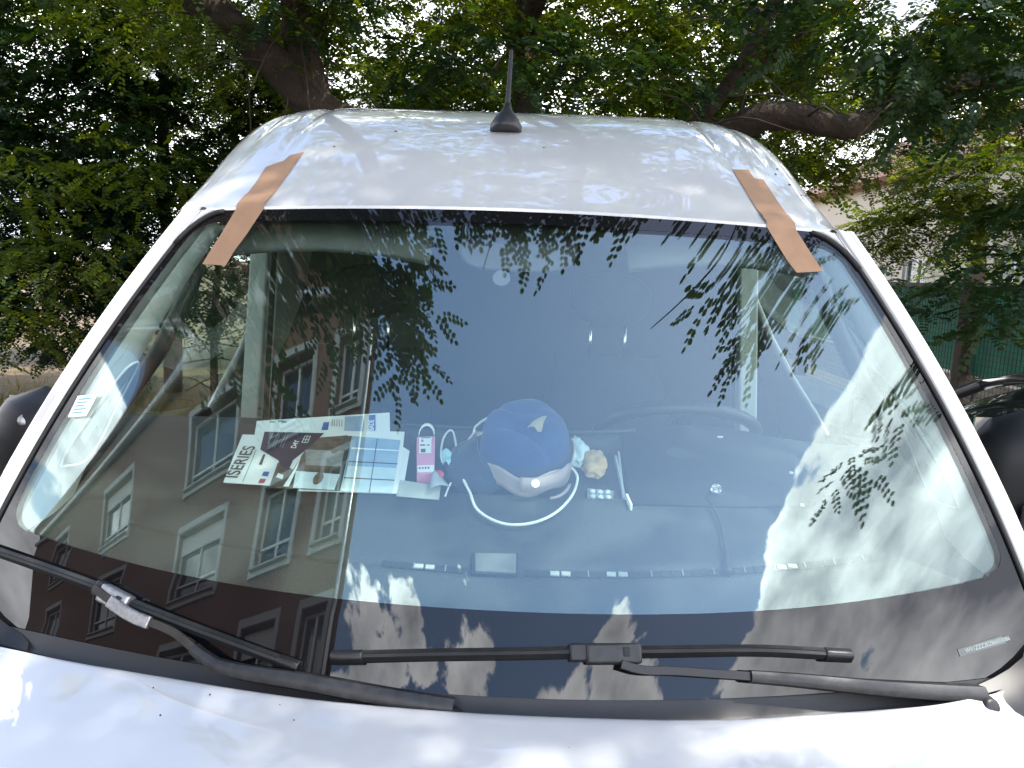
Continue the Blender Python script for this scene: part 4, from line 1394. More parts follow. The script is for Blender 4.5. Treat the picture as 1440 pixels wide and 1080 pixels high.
for j in range(8):
    t = j / 7
    r = []
    for i in range(33):
        a = 2 * PI * i / 32
        rr = math.cos(t * PI / 2) ** 0.6
        x = 0.045 + 0.088 * rr * math.cos(a)
        y = 0.515 + 0.085 * rr * math.sin(a)
        r.append(Vector((x, y, 1.27 + 0.42 * y + 0.004 + 0.012 * t)))
    rows.append(r)
MB().grid(rows).build('crown_lining', 'navy_cloth', cap, smooth=True)
rows = []
for i in range(15):
    a = lerp(math.radians(-98), math.radians(-28), i / 14)
    c0 = Vector((0.045 + 0.098 * math.cos(a), 0.505 + 0.098 * math.sin(a), 0))
    z = 1.27 + 0.42 * c0.y + 0.026
    rows.append([Vector((c0.x, c0.y, z - 0.002)), Vector((c0.x * 0.985 + 0.0006, c0.y + 0.004, z + 0.026))])
MB().grid(rows).build('strap', 'cap_pink', cap, smooth=True, solid=0.003)
sl = Vector((0.062, 0.4105, 1.27 + 0.42 * 0.4105 + 0.040))
MB().lathe(sl, [(0.0085, 0), (0.0085, 0.0012)], n=16, axis=(0.1, -0.95, 0.35)).build('size_label', 'paper', cap)
text_mesh('size_text', '1', sl + Vector((-0.0022, -0.0026, -0.0035)), Vector((1, 0.1, 0)), Vector((0, 0.35, 0.95)), 0.010, 'print_teal', cap, bold=0.0005)
sn = [Vector((0.045 + 0.095 * math.cos(a), 0.505 + 0.088 * math.sin(a) - 0.012, 0)) for a in np.linspace(math.radians(-60), math.radians(-22), 8)]
MB().tube([Vector((p.x, p.y - 0.012 * math.sin(i / 7 * PI), 1.27 + 0.42 * p.y + 0.006)) for i, p in enumerate(sn)], 0.0035, n=6).build('strap_loop', 'cap_pink', cap, smooth=True)

hat = empty('felt_hat', (0.035, 0.55, 1.52))
tag(hat, 'bright blue soft hat with triangular tan patch on top of the pile', 'hat')
rows = []
hc = Vector((0.036, 0.530, 0))
for j in range(19):
    t = j / 18
    r = []
    for i in range(49):
        a = 2 * PI * i / 48
        rr = math.cos(t * PI / 2) ** 0.55
        k = 1 + 0.045 * math.sin(a * 2 + 0.6) + 0.018 * math.sin(a * 3 + 2 + t * 2)
        x = hc.x + 0.094 * rr * k * math.cos(a)
        y = hc.y + 0.086 * rr * k * math.sin(a)
        z = 1.27 + 0.42 * y + 0.030 + 0.082 * math.sin(t * PI / 2) ** 0.9
        # soft folds: a pinch across the front and dents
        d = (x - 0.045) * 0.35 + (y - 0.487)
        z -= 0.026 * math.exp(-(d / 0.015) ** 2) * max(0.0, 1 - ((x - 0.06) / 0.075) ** 2)
        d = (x - 0.012) - 0.25 * (y - 0.55)
        z -= 0.003 * math.exp(-(d / 0.03) ** 2) * max(0.0, min(1.0, (y - 0.50) / 0.06))
        z += 0.005 * math.sin(38 * x + 17 * y + 3 * math.sin(40 * y)) * math.sin(t * PI) + 0.004 * math.sin(60 * y - 25 * x)
        z -= 0.012 * max(0.0, 1 - abs((y - 0.545) + 0.5 * (x - 0.0)) / 0.014) * max(0.0, 1 - ((x + 0.01) / 0.06) ** 2)
        r.append(Vector((x, y, z)))
    rows.append(r)
hb = MB().grid(rows).build('hat_crown', 'blue_felt', hat, smooth=True, subsurf=1)


def hat_z(x, y):
    best, bz = 9, 0
    for r in rows:
        for p in r:
            dd = (p.x - x) ** 2 + (p.y - y) ** 2
            if dd < best:
                best, bz = dd, p.z
    return bz


rows2 = []
for j in range(4):
    t = j / 3
    r = []
    for i in range(49):
        a = 2 * PI * i / 48
        k = 1.0 + 0.05 * math.sin(a * 2 + 0.6)
        x = hc.x + (0.096 + 0.004 * math.sin(t * PI)) * k * math.cos(a)
        y = hc.y + (0.088 + 0.004 * math.sin(t * PI)) * k * math.sin(a)
        r.append(Vector((x, y, 1.27 + 0.42 * y + 0.010 + 0.036 * t)))
    rows2.append(r)
MB().grid(rows2).build('hat_brim', 'blue_felt_dark', hat, smooth=True)
tri = [(0.040, 0.500), (0.082, 0.519), (0.071, 0.487)]
tv = []
for k in range(5):
    for q in range(5 - k):
        a, b = q / 4, k / 4
        x = tri[0][0] + (tri[1][0] - tri[0][0]) * a + (tri[2][0] - tri[0][0]) * b
        y = tri[0][1] + (tri[1][1] - tri[0][1]) * a + (tri[2][1] - tri[0][1]) * b
        tv.append(Vector((x, y, hat_z(x, y) + 0.0025)))
idx = {}
n = 0
for k in range(5):
    for q in range(5 - k):
        idx[(q, k)] = n
        n += 1
tf = []
for k in range(4):
    for q in range(4 - k):
        tf.append((idx[(q, k)], idx[(q + 1, k)], idx[(q, k + 1)]))
        if q + k < 3:
            tf.append((idx[(q + 1, k)], idx[(q + 1, k + 1)], idx[(q, k + 1)]))
MB().add(tv, tf).build('tan_patch', 'patch_tan', hat, smooth=True)

cb = smooth_poly(B['cable'], 6)
ct = smooth_poly([Vector((p.x, p.y, p.z + 0.01)) for p in B['cable_top']], 6)
cable = tag(empty('charging_cable', (0.03, 0.35, 1.42)), 'white cable looped round the hats on the dashboard', 'cable')
MB().tube(ct[::-1] + cb[1:], 0.0030, n=8).build('cable_loop', 'white_cable', cable, smooth=True)

crumple('paper_tissue', Vector((0.150, 0.575, 1.508)), 0.030, 'tissue_white', 'crumpled white tissue between the blue hat and the tan cloth', 'tissue', 12, 0.5, (0.95, 1.35, 0.8), 'tissue_ball')
crumple('tan_cloth', Vector((0.188, 0.545, 1.492)), 0.031, 'cloth_tan', 'crumpled yellow tan cloth at the right end of the tray', 'cloth', 23, 0.5, (0.9, 1.2, 0.75))
pk = tag(empty('blister_pack', (0.205, 0.468, 1.45)), 'clear and silver pill pack below the tan cloth', 'pill pack')
pbase = [Vector((x, y, 1.27 + 0.42 * y - 0.024)) for x, y in ((0.170, 0.455), (0.222, 0.452), (0.226, 0.486), (0.172, 0.49))]
MB().slab(pbase, DN, 0.003).build('pack_foil', 'foil', pk)
for k in range(6):
    x, y = 0.181 + 0.016 * (k % 3), 0.462 + 0.016 * (k // 3)
    MB().lathe((x, y, 1.27 + 0.42 * y - 0.020), [(0.0065, 0), (0.006, 0.003), (0.003, 0.005)], n=10, axis=DN).build('pill_blister', 'tissue_white', pk, smooth=True)

for key, lab in (('pap_edge', 'white folded paper on edge against the instrument cover'), ('pap_edge2', 'short bluish paper slip standing in the tray')):
    P = smooth_poly(B[key], 5)
    o = tag(empty('folded_paper', P[0]), lab, 'paper')
    P = [Vector((p.x, p.y, dash_z(max(p.x, 0.25) if key == 'pap_edge' else p.x, p.y) + 0.002)) for p in P]
    MB().sweep(P, [(Vector((1, 0, 0)), Vector((0, 0, 1)))] * len(P), [(-0.0018, 0), (0.0022, 0), (0.0022, 0.012), (-0.0018, 0.012)]).build('paper_edge', 'paper' if key == 'pap_edge' else 'print_pale', o)

# metal knob with its black lead
kp = B['knob'][0]
kn = tag(empty('metal_knob', kp), 'small silver knob with black lead standing on the instrument cover', 'knob')
kz = dash_z(kp.x, kp.y) + 0.012
kax = Vector((0.05, -0.62, 0.62)).normalized()
kb = Vector((kp.x, kp.y + 0.012, kz + 0.004))
MB().lathe(kb - kax * 0.028, [(0.008, 0), (0.0088, 0.004), (0.0088, 0.026), (0.0115, 0.030), (0.0122, 0.040), (0.0105, 0.042), (0.0085, 0.038)], n=24, axis=kax).build('knob_barrel', 'chrome', kn, smooth=True, angle=30)
MB().lathe(kb, [(0.0085, 0.0095), (0.0045, 0.012), (0.004, 0.009), (0.0015, 0.0115)], n=20, axis=kax).build('knob_face', 'bare_metal', kn, smooth=True, angle=30)
kc = [Vector((p.x, p.y, dash_z(p.x, p.y) + 0.010)) for p in smooth_poly([(p.x, p.y, 0) for p in B['kcord']], 6)]
kc[0] = kb - kax * 0.02
MB().tube(kc, [0.0026] * (len(kc) - 6) + [0.003, 0.004, 0.0055, 0.007, 0.0075, 0.008], n=8).build('lead', 'dash_dark', kn, smooth=True)


# ================================================================== GROUND
gr = MB().grid([[Vector((x, y, 0.0)) for x in (-300, -60, 0, 60, 300)] for y in (-300, -60, 0, 60, 300)]).build('ground', 'dry_soil')
tag(gr, kind='structure')
rd = MB().grid([[Vector((x, y, 0.005)) for x in (-60, -20, -8, 0, 4.1)] for y in (-5.55, -2, 2, 6.9)]).build('parking_area', 'asphalt')
tag(rd, kind='structure')
kb_ = MB()
for i in range(44):
    x = -38 + i * 1.0
    if x < 4.0:
        kb_.box((x, 7.0, 0.06), (0.985, 0.16, 0.13))
tag(kb_.build('kerb', 'kerb_stone', bevel=0.012), kind='structure')
pv = MB()
pv.box((-20, -5.95, 0.06), (60, 0.8, 0.13))
tag(pv.build('pavement', 'kerb_stone', bevel=0.01), kind='structure')

# dry grass tufts along the kerb
gv, gf = [], []
ti = []
for i in range(9000):
    x = random.uniform(-12, 3.8)
    y = 7.15 + abs(random.gauss(0, 1.0))
    h = random.uniform(0.05, 0.24)
    a = random.uniform(0, 2 * PI)
    w = 0.006
    lx, ly = random.gauss(0, 0.05), random.gauss(0, 0.05)
    b_ = len(gv)
    gv += [(x - w * math.cos(a), y - w * math.sin(a), 0), (x + w * math.cos(a), y + w * math.sin(a), 0), (x + lx, y + ly, h)]
    gf.append((b_, b_ + 1, b_ + 2))
    ti.append(random.random())
me = bpy.data.meshes.new('dry_grass')
me.from_pydata(gv, [], gf)
at = me.attributes.new('tint', 'FLOAT', 'FACE')
at.data.foreach_set('value', ti)
me.materials.append(M['grass_dry'])
go = bpy.data.objects.new('dry_grass', me)
col.objects.link(go)
tag(go, 'dry yellow grass tufts behind the kerb', 'grass', kind='stuff')


# ================================================================== BUILDING ACROSS THE STREET (seen in the windscreen)
PHI = -0.36
BC = Vector((-4.81, -8.64, 0.0))                       # its near corner
BD = Vector((-math.cos(PHI), math.sin(PHI), 0))       # along the facade, away from the corner
BNN = Vector((BD.y, -BD.x, 0))                        # facade normal, towards the van
if BNN.y < 0:
    BNN = -BNN
BACK = Vector((-0.78, -0.63, 0))                      # the block is set askew to the street
bld = empty('apartment_building', BC)
tag(bld, 'brown rendered apartment building with grey framed windows mirrored in the windscreen', 'building')
COLS = [(0.55, 1.65), (2.9, 4.9), (7.6, 11.6), (19.0, 24.0), (33.0, 38.0)]
ROWS = [(2.5, 4.5), (5.8, 7.8), (9.1, 11.2), (12.5, 14.8)]
ZG, ZTOP, LEN, DEP = 15.85, 16.6, 46.0, 9.0


def bp(s, z, out=0.0):
    return BC + BD * s + BNN * out + Vector((0, 0, z))


mb = MB()
ss = [0.0] + [e for c_ in COLS for e in c_] + [LEN]
zz = [0.0] + [e for r_ in ROWS for e in r_] + [ZTOP]
for i in range(len(ss) - 1):
    for j in range(len(zz) - 1):
        hole = i % 2 == 1 and j % 2 == 1
        s0, s1, z0, z1 = ss[i], ss[i + 1], zz[j], zz[j + 1]
        if not hole:
            mb.add([bp(s0, z0), bp(s1, z0), bp(s1, z1), bp(s0, z1)], [(0, 1, 2, 3)])
        else:
            d = -0.24
            mb.add([bp(s0, z0), bp(s1, z0), bp(s1, z1), bp(s0, z1), bp(s0, z0, d), bp(s1, z0, d), bp(s1, z1, d), bp(s0, z1, d)], [(0, 1, 5, 4), (1, 2, 6, 5), (2, 3, 7, 6), (3, 0, 4, 7)])
mb.add([bp(0, 0), bp(0, 0) + BACK * DEP, bp(0, ZTOP) + BACK * DEP, bp(0, ZTOP)], [(0, 1, 2, 3)])
mb.add([bp(LEN, 0), bp(LEN, 0) + BACK * DEP, bp(LEN, ZTOP) + BACK * DEP, bp(LEN, ZTOP)], [(0, 1, 2, 3)])
mb.add([bp(0, 0) + BACK * DEP, bp(LEN, 0) + BACK * DEP, bp(LEN, ZTOP) + BACK * DEP, bp(0, ZTOP) + BACK * DEP], [(0, 1, 2, 3)])
mb.build('wall', 'stucco', bld)
mb = MB()
e0, e1 = bp(0.0, ZTOP + 0.02, 0.12), bp(LEN, ZTOP + 0.02, 0.12)
mb.add([e0, e1, e1 + BACK * DEP / 2 + Vector((0, 0, 1.2)), e0 + BACK * DEP / 2 + Vector((0, 0, 1.2)), e0 + BACK * DEP, e1 + BACK * DEP], [(0, 1, 2, 3), (3, 2, 5, 4), (0, 3, 4), (1, 2, 5)])
mb.build('roof', 'roof_tile', bld, solid=0.12)
MB().tube([bp(-0.1, ZG, 0.11), bp(LEN, ZG, 0.11)], 0.085, n=10).build('gutter', 'zinc', bld, smooth=True)
MB().tube([bp(0.16, ZG - 0.05, 0.10), bp(0.16, 0.1, 0.10)], 0.055, n=10).build('downpipe', 'zinc', bld, smooth=True)
MB().add([bp(-0.004, 0, 0.022), bp(0.0, 0, 0.022), bp(0.0, ZTOP, 0.022), bp(-0.004, ZTOP, 0.022)], [(0, 1, 2, 3)]).build('corner_bead', 'stone_surround', bld)


def bbox(mb, s0, s1, z0, z1, o0, o1):
    mb.add([bp(s0, z0, o0), bp(s1, z0, o0), bp(s1, z1, o0), bp(s0, z1, o0), bp(s0, z0, o1), bp(s1, z0, o1), bp(s1, z1, o1), bp(s0, z1, o1)], [(3, 2, 1, 0), (4, 5, 6, 7), (0, 1, 5, 4), (1, 2, 6, 5), (2, 3, 7, 6), (3, 0, 4, 7)])
    return mb


for ci, (s0, s1) in enumerate(COLS):
    for ri, (z0, z1) in enumerate(ROWS):
        w = 0.19
        m = MB()
        bbox(m, s0 - w, s0, z0 - w, z1 + w, 0.002, 0.045)
        bbox(m, s1, s1 + w, z0 - w, z1 + w, 0.002, 0.045)
        bbox(m, s0, s1, z1, z1 + w, 0.002, 0.043)
        bbox(m, s0, s1, z0 - w, z0, 0.002, 0.06)
        win = m.build('window', 'stone_surround', bld)
        m = MB()
        f = 0.07
        for (a, b, c_, d_) in ((s0, s0 + f, z0, z1), (s1 - f, s1, z0, z1), (s0 + f, s1 - f, z0, z0 + f), (s0 + f, s1 - f, z1 - f, z1), ((s0 + s1) / 2 - 0.05, (s0 + s1) / 2 + 0.05, z0 + f, z1 - f), (s0 + f, s1 - f, z0 + 0.62, z0 + 0.69)):
            bbox(m, a, b, c_, d_, -0.22, -0.155 if d_ - c_ > 1 else -0.16)
        m.build('sash', 'window_white', win)
        bbox(MB(), s0 + 0.02, s1 - 0.02, z0 + 0.02, z1 - 0.02, -0.205, -0.198).build('pane', 'pane_glass', win)
        bbox(MB(), s0 - 0.05, s1 + 0.05, z0 - 0.06, z0 - 0.02, 0.062, 0.14).build('sill', 'stone_surround', win)
        if (ci * 3 + ri * 5) % 4 == 0:
            bbox(MB(), s0 + 0.03, s1 - 0.03, z1 - 0.55, z1 - 0.02, -0.15, -0.13).build('roller_blind', 'blind', win)


# ================================================================== FENCE AND HOUSE BEYOND
FX = 4.5
fence = empty('garden_fence', (FX, 10.0, 0.0))
tag(fence, 'green screened wire fence with dark brown posts along the right side', 'fence')
FY = [4.6 + 2.42 * i for i in range(6)]
for y in FY:
    MB().box((FX, y, 1.02), (0.15, 0.15, 2.04)).build('post', 'post_brown', fence, bevel=0.012)
    MB().add([(FX - 0.1, y - 0.1, 2.045), (FX + 0.1, y - 0.1, 2.045), (FX + 0.1, y + 0.1, 2.045), (FX - 0.1, y + 0.1, 2.045), (FX, y, 2.11)], [(3, 2, 1, 0), (0, 1, 4), (1, 2, 4), (2, 3, 4), (3, 0, 4)]).build('post_cap', 'post_brown', fence)
for y0, y1 in zip(FY[:-1], FY[1:]):
    MB().box((FX, (y0 + y1) / 2, 1.875), (0.05, y1 - y0 - 0.15, 0.05)).build('top_rail', 'wire_black', fence)
    m = MB()
    zlo = 0.98
    rows = []
    for j in range(5):
        rows.append([Vector((FX + 0.03 + 0.008 * math.sin(k * 1.3 + j), lerp(y0 + 0.09, y1 - 0.09, k / 16), lerp(zlo, 1.85, j / 4))) for k in range(17)])
    m.grid(rows).build('green_screen', 'screen_green', fence, smooth=True)
    w = MB()
    ny_ = int((y1 - y0 - 0.15) / 0.06)
    for k in range(ny_ + 1):
        w.box((FX, lerp(y0 + 0.08, y1 - 0.08, k / ny_), 1.08), (0.005, 0.005, 1.55))
    for k in range(26):
        w.box((FX, (y0 + y1) / 2, 0.33 + 0.06 * k), (0.0054, y1 - y0 - 0.16, 0.005))
    tag(w.build('wire_mesh', 'wire_black', fence), kind='stuff')
    MB().box((FX, (y0 + y1) / 2, 0.15), (0.20, y1 - y0 - 0.152, 0.30)).build('plinth', 'kerb_stone', fence, bevel=0.01)

house = empty('beige_house', (12.0, 15.0, 0.0))
tag(house, 'pale beige rendered house behind the green fence', 'house')
hw_ = MB()
hx0, hx1, hy0, hy1, hz = 9.0, 16.0, 8.0, 27.0, 4.6
wy = [(10.0, 11.2), (13.4, 14.6), (17.2, 18.4), (21.0, 22.2)]
ys_ = [hy0] + [e for w in wy for e in w] + [hy1]
for i in range(len(ys_) - 1):
    for (z0, z1) in ((0, 1.2), (1.2, 2.5), (2.5, hz)):
        if i % 2 == 1 and z0 == 1.2:
            hw_.add([(hx0, ys_[i], z0), (hx0, ys_[i + 1], z0), (hx0, ys_[i + 1], z1), (hx0, ys_[i], z1), (hx0 + .15, ys_[i], z0), (hx0 + .15, ys_[i + 1], z0), (hx0 + .15, ys_[i + 1], z1), (hx0 + .15, ys_[i], z1)], [(0, 1, 5, 4), (1, 2, 6, 5), (2, 3, 7, 6), (3, 0, 4, 7)])
        else:
            hw_.add([(hx0, ys_[i], z0), (hx0, ys_[i + 1], z0), (hx0, ys_[i + 1], z1), (hx0, ys_[i], z1)], [(0, 1, 2, 3)])
hw_.add([(hx0, hy0, 0), (hx1, hy0, 0), (hx1, hy0, hz), ((hx0 + hx1) / 2, hy0, hz + 2), (hx0, hy0, hz)], [(0, 1, 2, 3, 4)])
hw_.add([(hx0, hy1, 0), (hx1, hy1, 0), (hx1, hy1, hz), ((hx0 + hx1) / 2, hy1, hz + 2), (hx0, hy1, hz)], [(0, 1, 2, 3, 4)])
hw_.add([(hx1, hy0, 0), (hx1, hy1, 0), (hx1, hy1, hz), (hx1, hy0, hz)], [(0, 1, 2, 3)])
hw_.build('wall', 'house_beige', house)
hr_ = MB()
hm = (hx0 + hx1) / 2
hr_.add([(hx0 - 0.4, hy0 - 0.3, hz - 0.1), (hx0 - 0.4, hy1 + 0.3, hz - 0.1), (hm, hy1 + 0.3, hz + 2.1), (hm, hy0 - 0.3, hz + 2.1), (hx1 + 0.4, hy0 - 0.3, hz - 0.1), (hx1 + 0.4, hy1 + 0.3, hz - 0.1)], [(0, 1, 2, 3), (3, 2, 5, 4)])
hr_.build('roof', 'roof_tile', house, solid=0.15)
for (a, b) in wy:
    wn_ = MB().box((hx0 + 0.12, (a + b) / 2, 1.85), (0.02, b - a - 0.01, 1.29)).build('window', 'pane_glass', house)
    fm = MB()
    for (c_, d_) in (((a + 0.04), 0.08), ((b - 0.04), 0.08), ((a + b) / 2, 0.07)):
        fm.box((hx0 + 0.09, c_, 1.85), (0.04, d_, 1.29))
    fm.box((hx0 + 0.092, (a + b) / 2, 1.25), (0.038, b - a - 0.16, 0.07))
    fm.box((hx0 + 0.092, (a + b) / 2, 2.45), (0.038, b - a - 0.16, 0.07))
    fm.build('frame', 'window_white', wn_)


# ================================================================== PARKED CARS
def make_car(name, loc, rz, paint, label, h=1.52):
    """a hatchback in its own frame: x across, +y forwards, ground z = 0"""
    car = empty(name, loc, rz)
    LOCAL.add(car.name)
    tag(car, label, 'car', 'cars parked beside the van')
    L, Wd = 4.2, 0.86
    # lower body: cross sections along y
    st = [(-2.05, 0.62, 0.42, 0.86), (-1.95, 0.80, 0.26, 0.94), (-1.4, 0.86, 0.22, 0.98), (-0.5, 0.87, 0.20, 0.98), (0.5, 0.87, 0.20, 0.96), (1.05, 0.86, 0.20, 0.93), (1.5, 0.83, 0.22, 0.84), (1.9, 0.74, 0.26, 0.72), (2.08, 0.58, 0.36, 0.60)]
    rows = []
    for (y, w, z0, z1) in st:
        r = []
        for (a, b) in ((0, 0), (0.8, 0.0), (0.97, 0.10), (1.0, 0.45), (0.985, 0.75), (0.95, 0.93), (0.86, 1.0), (0.5, 1.03), (0, 1.045), (-0.5, 1.03), (-0.86, 1.0), (-0.95, 0.93), (-0.985, 0.75), (-1.0, 0.45), (-0.97, 0.10), (-0.8, 0.0), (0, 0)):
            r.append(Vector((a * w, y, z0 + (z1 - z0) * b)))
        rows.append(r)
    mb = MB().grid(rows)
    mb.f.append(tuple(range(16)))
    mb.f.append(tuple(len(rows) * 17 - 17 + i for i in reversed(range(16))))
    body = mb.build('body', paint, car, smooth=True, subsurf=2, angle=70)
    # greenhouse glass and roof shell
    gh = [(-1.98, 0.72, 0.97), (-1.72, 0.66, 1.28), (-1.40, 0.61, h - 0.075), (-0.9, 0.60, h - 0.035), (-0.3, 0.60, h - 0.03), (0.15, 0.60, h - 0.06), (0.40, 0.63, h - 0.13), (0.80, 0.70, 1.20), (1.22, 0.77, 0.95)]
    rows = []
    for (y, w, zt) in gh:
        zb = 0.93
        wb = 0.825 if -1.5 < y < 0.9 else 0.80
        if zt < 1.0:
            w = wb
        r = [Vector((-wb, y, zb)), Vector((-lerp(wb, w, 0.5), y, lerp(zb, zt - 0.02, 0.5))), Vector((-w, y, zt - 0.02)), Vector((-w * 0.5, y, zt + 0.012)), Vector((0, y, zt + 0.018)), Vector((w * 0.5, y, zt + 0.012)), Vector((w, y, zt - 0.02)), Vector((lerp(wb, w, 0.5), y, lerp(zb, zt - 0.02, 0.5))), Vector((wb, y, zb))]
        rows.append(r)
    MB().grid(rows).build('greenhouse_glass', 'car_glass', car, smooth=True, subsurf=1)
    rr = []
    for (y, w, zt) in gh[2:7]:
        rr.append([Vector((x * (w + 0.02), y, zt + 0.03 - 0.03 * abs(x) ** 2.5)) for x in (-1.02, -1.0, -0.7, -0.35, 0, 0.35, 0.7, 1.0, 1.02)])
    MB().grid(rr).build('roof', paint, car, smooth=True, subsurf=1, solid=0.02)
    for sgn in (-1, 1):
        def edge(i, k=0.02):
            y, w, zt = gh[i]
            return Vector((sgn * (w + k), y, zt))
        pl_ = MB()
        pl_.tube([edge(6), edge(7), Vector((sgn * 0.81, 1.20, 0.95))], 0.035, n=8, squash=0.7)
        pl_.build('a_pillar', paint, car, smooth=True)
        MB().tube([edge(2), edge(1), Vector((sgn * 0.80, -1.95, 0.96))], [0.05, 0.07, 0.08], n=8, squash=0.6).build('c_pillar', paint, car, smooth=True)
        MB().tube([Vector((sgn * 0.615, -0.35, h - 0.06)), Vector((sgn * 0.73, -0.36, 1.2)), Vector((sgn * 0.84, -0.37, 0.94))], 0.04, n=8, squash=0.5).build('b_pillar', 'car_black', car, smooth=True)
        MB().tube([edge(2, 0.012), edge(3, 0.012), edge(4, 0.012), edge(5, 0.012), edge(6, 0.012)], 0.028, n=8).build('roof_rail', paint, car, smooth=True)
        MB().tube([Vector((sgn * 0.845, y, 0.955)) for y in (-1.8, -1, 0, 1.0)], 0.018, n=6).build('belt_trim', 'black_plastic', car, smooth=True)
        m_ = MB().lathe((sgn * 0.98, 0.72, 1.03), [(0.02, -0.10), (0.075, -0.06), (0.085, 0.02), (0.07, 0.07)], n=14, axis=(0, -1, 0)).build('mirror', paint, car, smooth=True)
        MB().box((sgn * 0.89, 0.74, 1.0), (0.12, 0.04, 0.03)).build('mirror_arm', 'black_plastic', m_)
        for yd in (0.0, -0.85):
            MB().box((sgn * 0.872, yd - 0.3, 0.80), (0.02, 0.18, 0.025)).build('door_handle', paint, car, bevel=0.008)
        for yw in (-1.25, 1.28):
            wh = MB().lathe((sgn * 0.76, yw, 0.31), [(0.19, -0.10), (0.29, -0.10), (0.31, -0.07), (0.31, 0.07), (0.29, 0.11), (0.19, 0.115)], n=28, axis=(sgn, 0, 0)).build('wheel', 'tyre', car, smooth=True, angle=40)
            MB().lathe((sgn * 0.76, yw, 0.31), [(0.19, 0.09), (0.17, 0.10), (0.05, 0.085), (0.04, 0.11)], n=24, axis=(sgn, 0, 0)).build('rim', 'rim_alloy', wh, smooth=True, angle=40)
        MB().box((sgn * 0.60, 1.96, 0.62), (0.34, 0.16, 0.14), Matrix.Rotation(-sgn * 0.45, 3, 'Z')).build('headlight', 'lamp_clear', car, bevel=0.03, seg=3)
        MB().box((sgn * 0.68, -2.0, 0.82), (0.22, 0.10, 0.22), Matrix.Rotation(sgn * 0.3, 3, 'Z')).build('tail_light', 'lamp_red', car, bevel=0.03, seg=3)
    MB().box((0, 2.06, 0.40), (1.3, 0.08, 0.22)).build('bumper', 'black_plastic', car, bevel=0.03)
    return car


make_car('parked_car', (3.02, 2.55, 0.005), 0.0, 'car_black', 'black hatchback parked to the right of the van by the fence', 1.52)
make_car('parked_car', (-3.10, 1.10, 0.005), 0.0, 'car_cream', 'cream coloured car parked at the left edge beside the van', 1.44)


# ================================================================== TREES
CANOPY_EDGE = (
    ((-1.1, -1.25, 4.5), (0.22, 0.24, 0.36), 150), ((-1.45, -1.0, 4.85), (0.42, 0.3, 0.22), 110), ((-2.1, -1.4, 4.75), (0.5, 0.4, 0.26), 140),
    ((-2.35, -1.55, 4.15), (0.20, 0.22, 0.28), 60), ((-2.9, -1.6, 4.65), (0.45, 0.4, 0.3), 60), ((-0.5, -0.64, 4.98), (0.75, 0.18, 0.09), 200),
    ((0.4, -0.66, 5.0), (0.65, 0.16, 0.07), 190), ((1.2, -0.85, 5.0), (0.4, 0.18, 0.10), 110), ((1.75, -1.25, 4.85), (0.26, 0.24, 0.2), 110),
    ((2.05, -1.4, 4.65), (0.24, 0.24, 0.24), 110), ((3.2, -2.0, 3.9), (0.2, 0.2, 0.12), 20), ((-1.2, 0.0, 5.1), (0.9, 0.4, 0.3), 150))
CANOPY_SHADE = (((2.1, 0.7, 5.9), (1.0, 0.45, 0.3), 330), ((3.4, 0.4, 5.9), (0.8, 0.5, 0.4), 220), ((2.5, -0.85, 5.8), (0.95, 0.18, 0.2), 190), ((2.1, 0.2, 5.9), (0.8, 0.18, 0.2), 240))  # clumps out of view, added to shade the roof and bonnet

def fronds(base, d, nrm, length, pairs, hexa, droop, tint_lo, tint_hi, leaf=0.040):
    """pinnate leaves as arrays: returns vertices, faces, tint; one leaflet = a pointed oval"""
    N = len(base)
    d = d / np.linalg.norm(d, axis=1)[:, None]
    nrm = nrm - d * (nrm * d).sum(1)[:, None]
    nrm = nrm / np.linalg.norm(nrm, axis=1)[:, None]
    side = np.cross(d, nrm)
    tint = rng.uniform(tint_lo, tint_hi, N)
    V, T = [], []
    nv = 6 if hexa else 4
    for k in range(pairs * 2 + 1):
        if k == pairs * 2:
            t, sg = 1.0, 0.0
        else:
            t, sg = 0.22 + 0.74 * (k // 2) / (pairs - 0.5), 1.0 if k % 2 else -1.0
        p = base + d * (length * t)[:, None]
        p[:, 2] -= droop * length * t * t
        ax = side * sg * 0.93 + d * (0.36 if sg else 1.0)
        ax = ax + rng.normal(0, 0.16, (N, 3))
        ax[:, 2] -= 0.25
        ax /= np.linalg.norm(ax, axis=1)[:, None]
        wv = np.cross(ax, nrm)
        wv /= (np.linalg.norm(wv, axis=1)[:, None] + 1e-9)
        nn = np.cross(ax, wv)
        L = leaf * rng.uniform(0.8, 1.2, N)[:, None] * (length / 0.24)[:, None] ** 0.5
        W = L * 0.34
        up = nn * (L * rng.uniform(-0.10, 0.10, N)[:, None])
        if hexa:
            q = [p, p + ax * L * 0.28 + wv * W, p + ax * L * 0.72 + wv * W * 0.95 + up, p + ax * L + up, p + ax * L * 0.72 - wv * W * 0.95 + up, p + ax * L * 0.28 - wv * W]
        else:
            q = [p, p + ax * L * 0.5 + wv * W * 1.15, p + ax * L + up, p + ax * L * 0.5 - wv * W * 1.15]
        V.append(np.stack(q, 1))
        T.append(np.clip(tint + rng.normal(0, 0.10, N), 0, 1))
    V = np.concatenate(V, 0).reshape(-1, 3)
    T = np.concatenate(T, 0)
    return V, T, nv


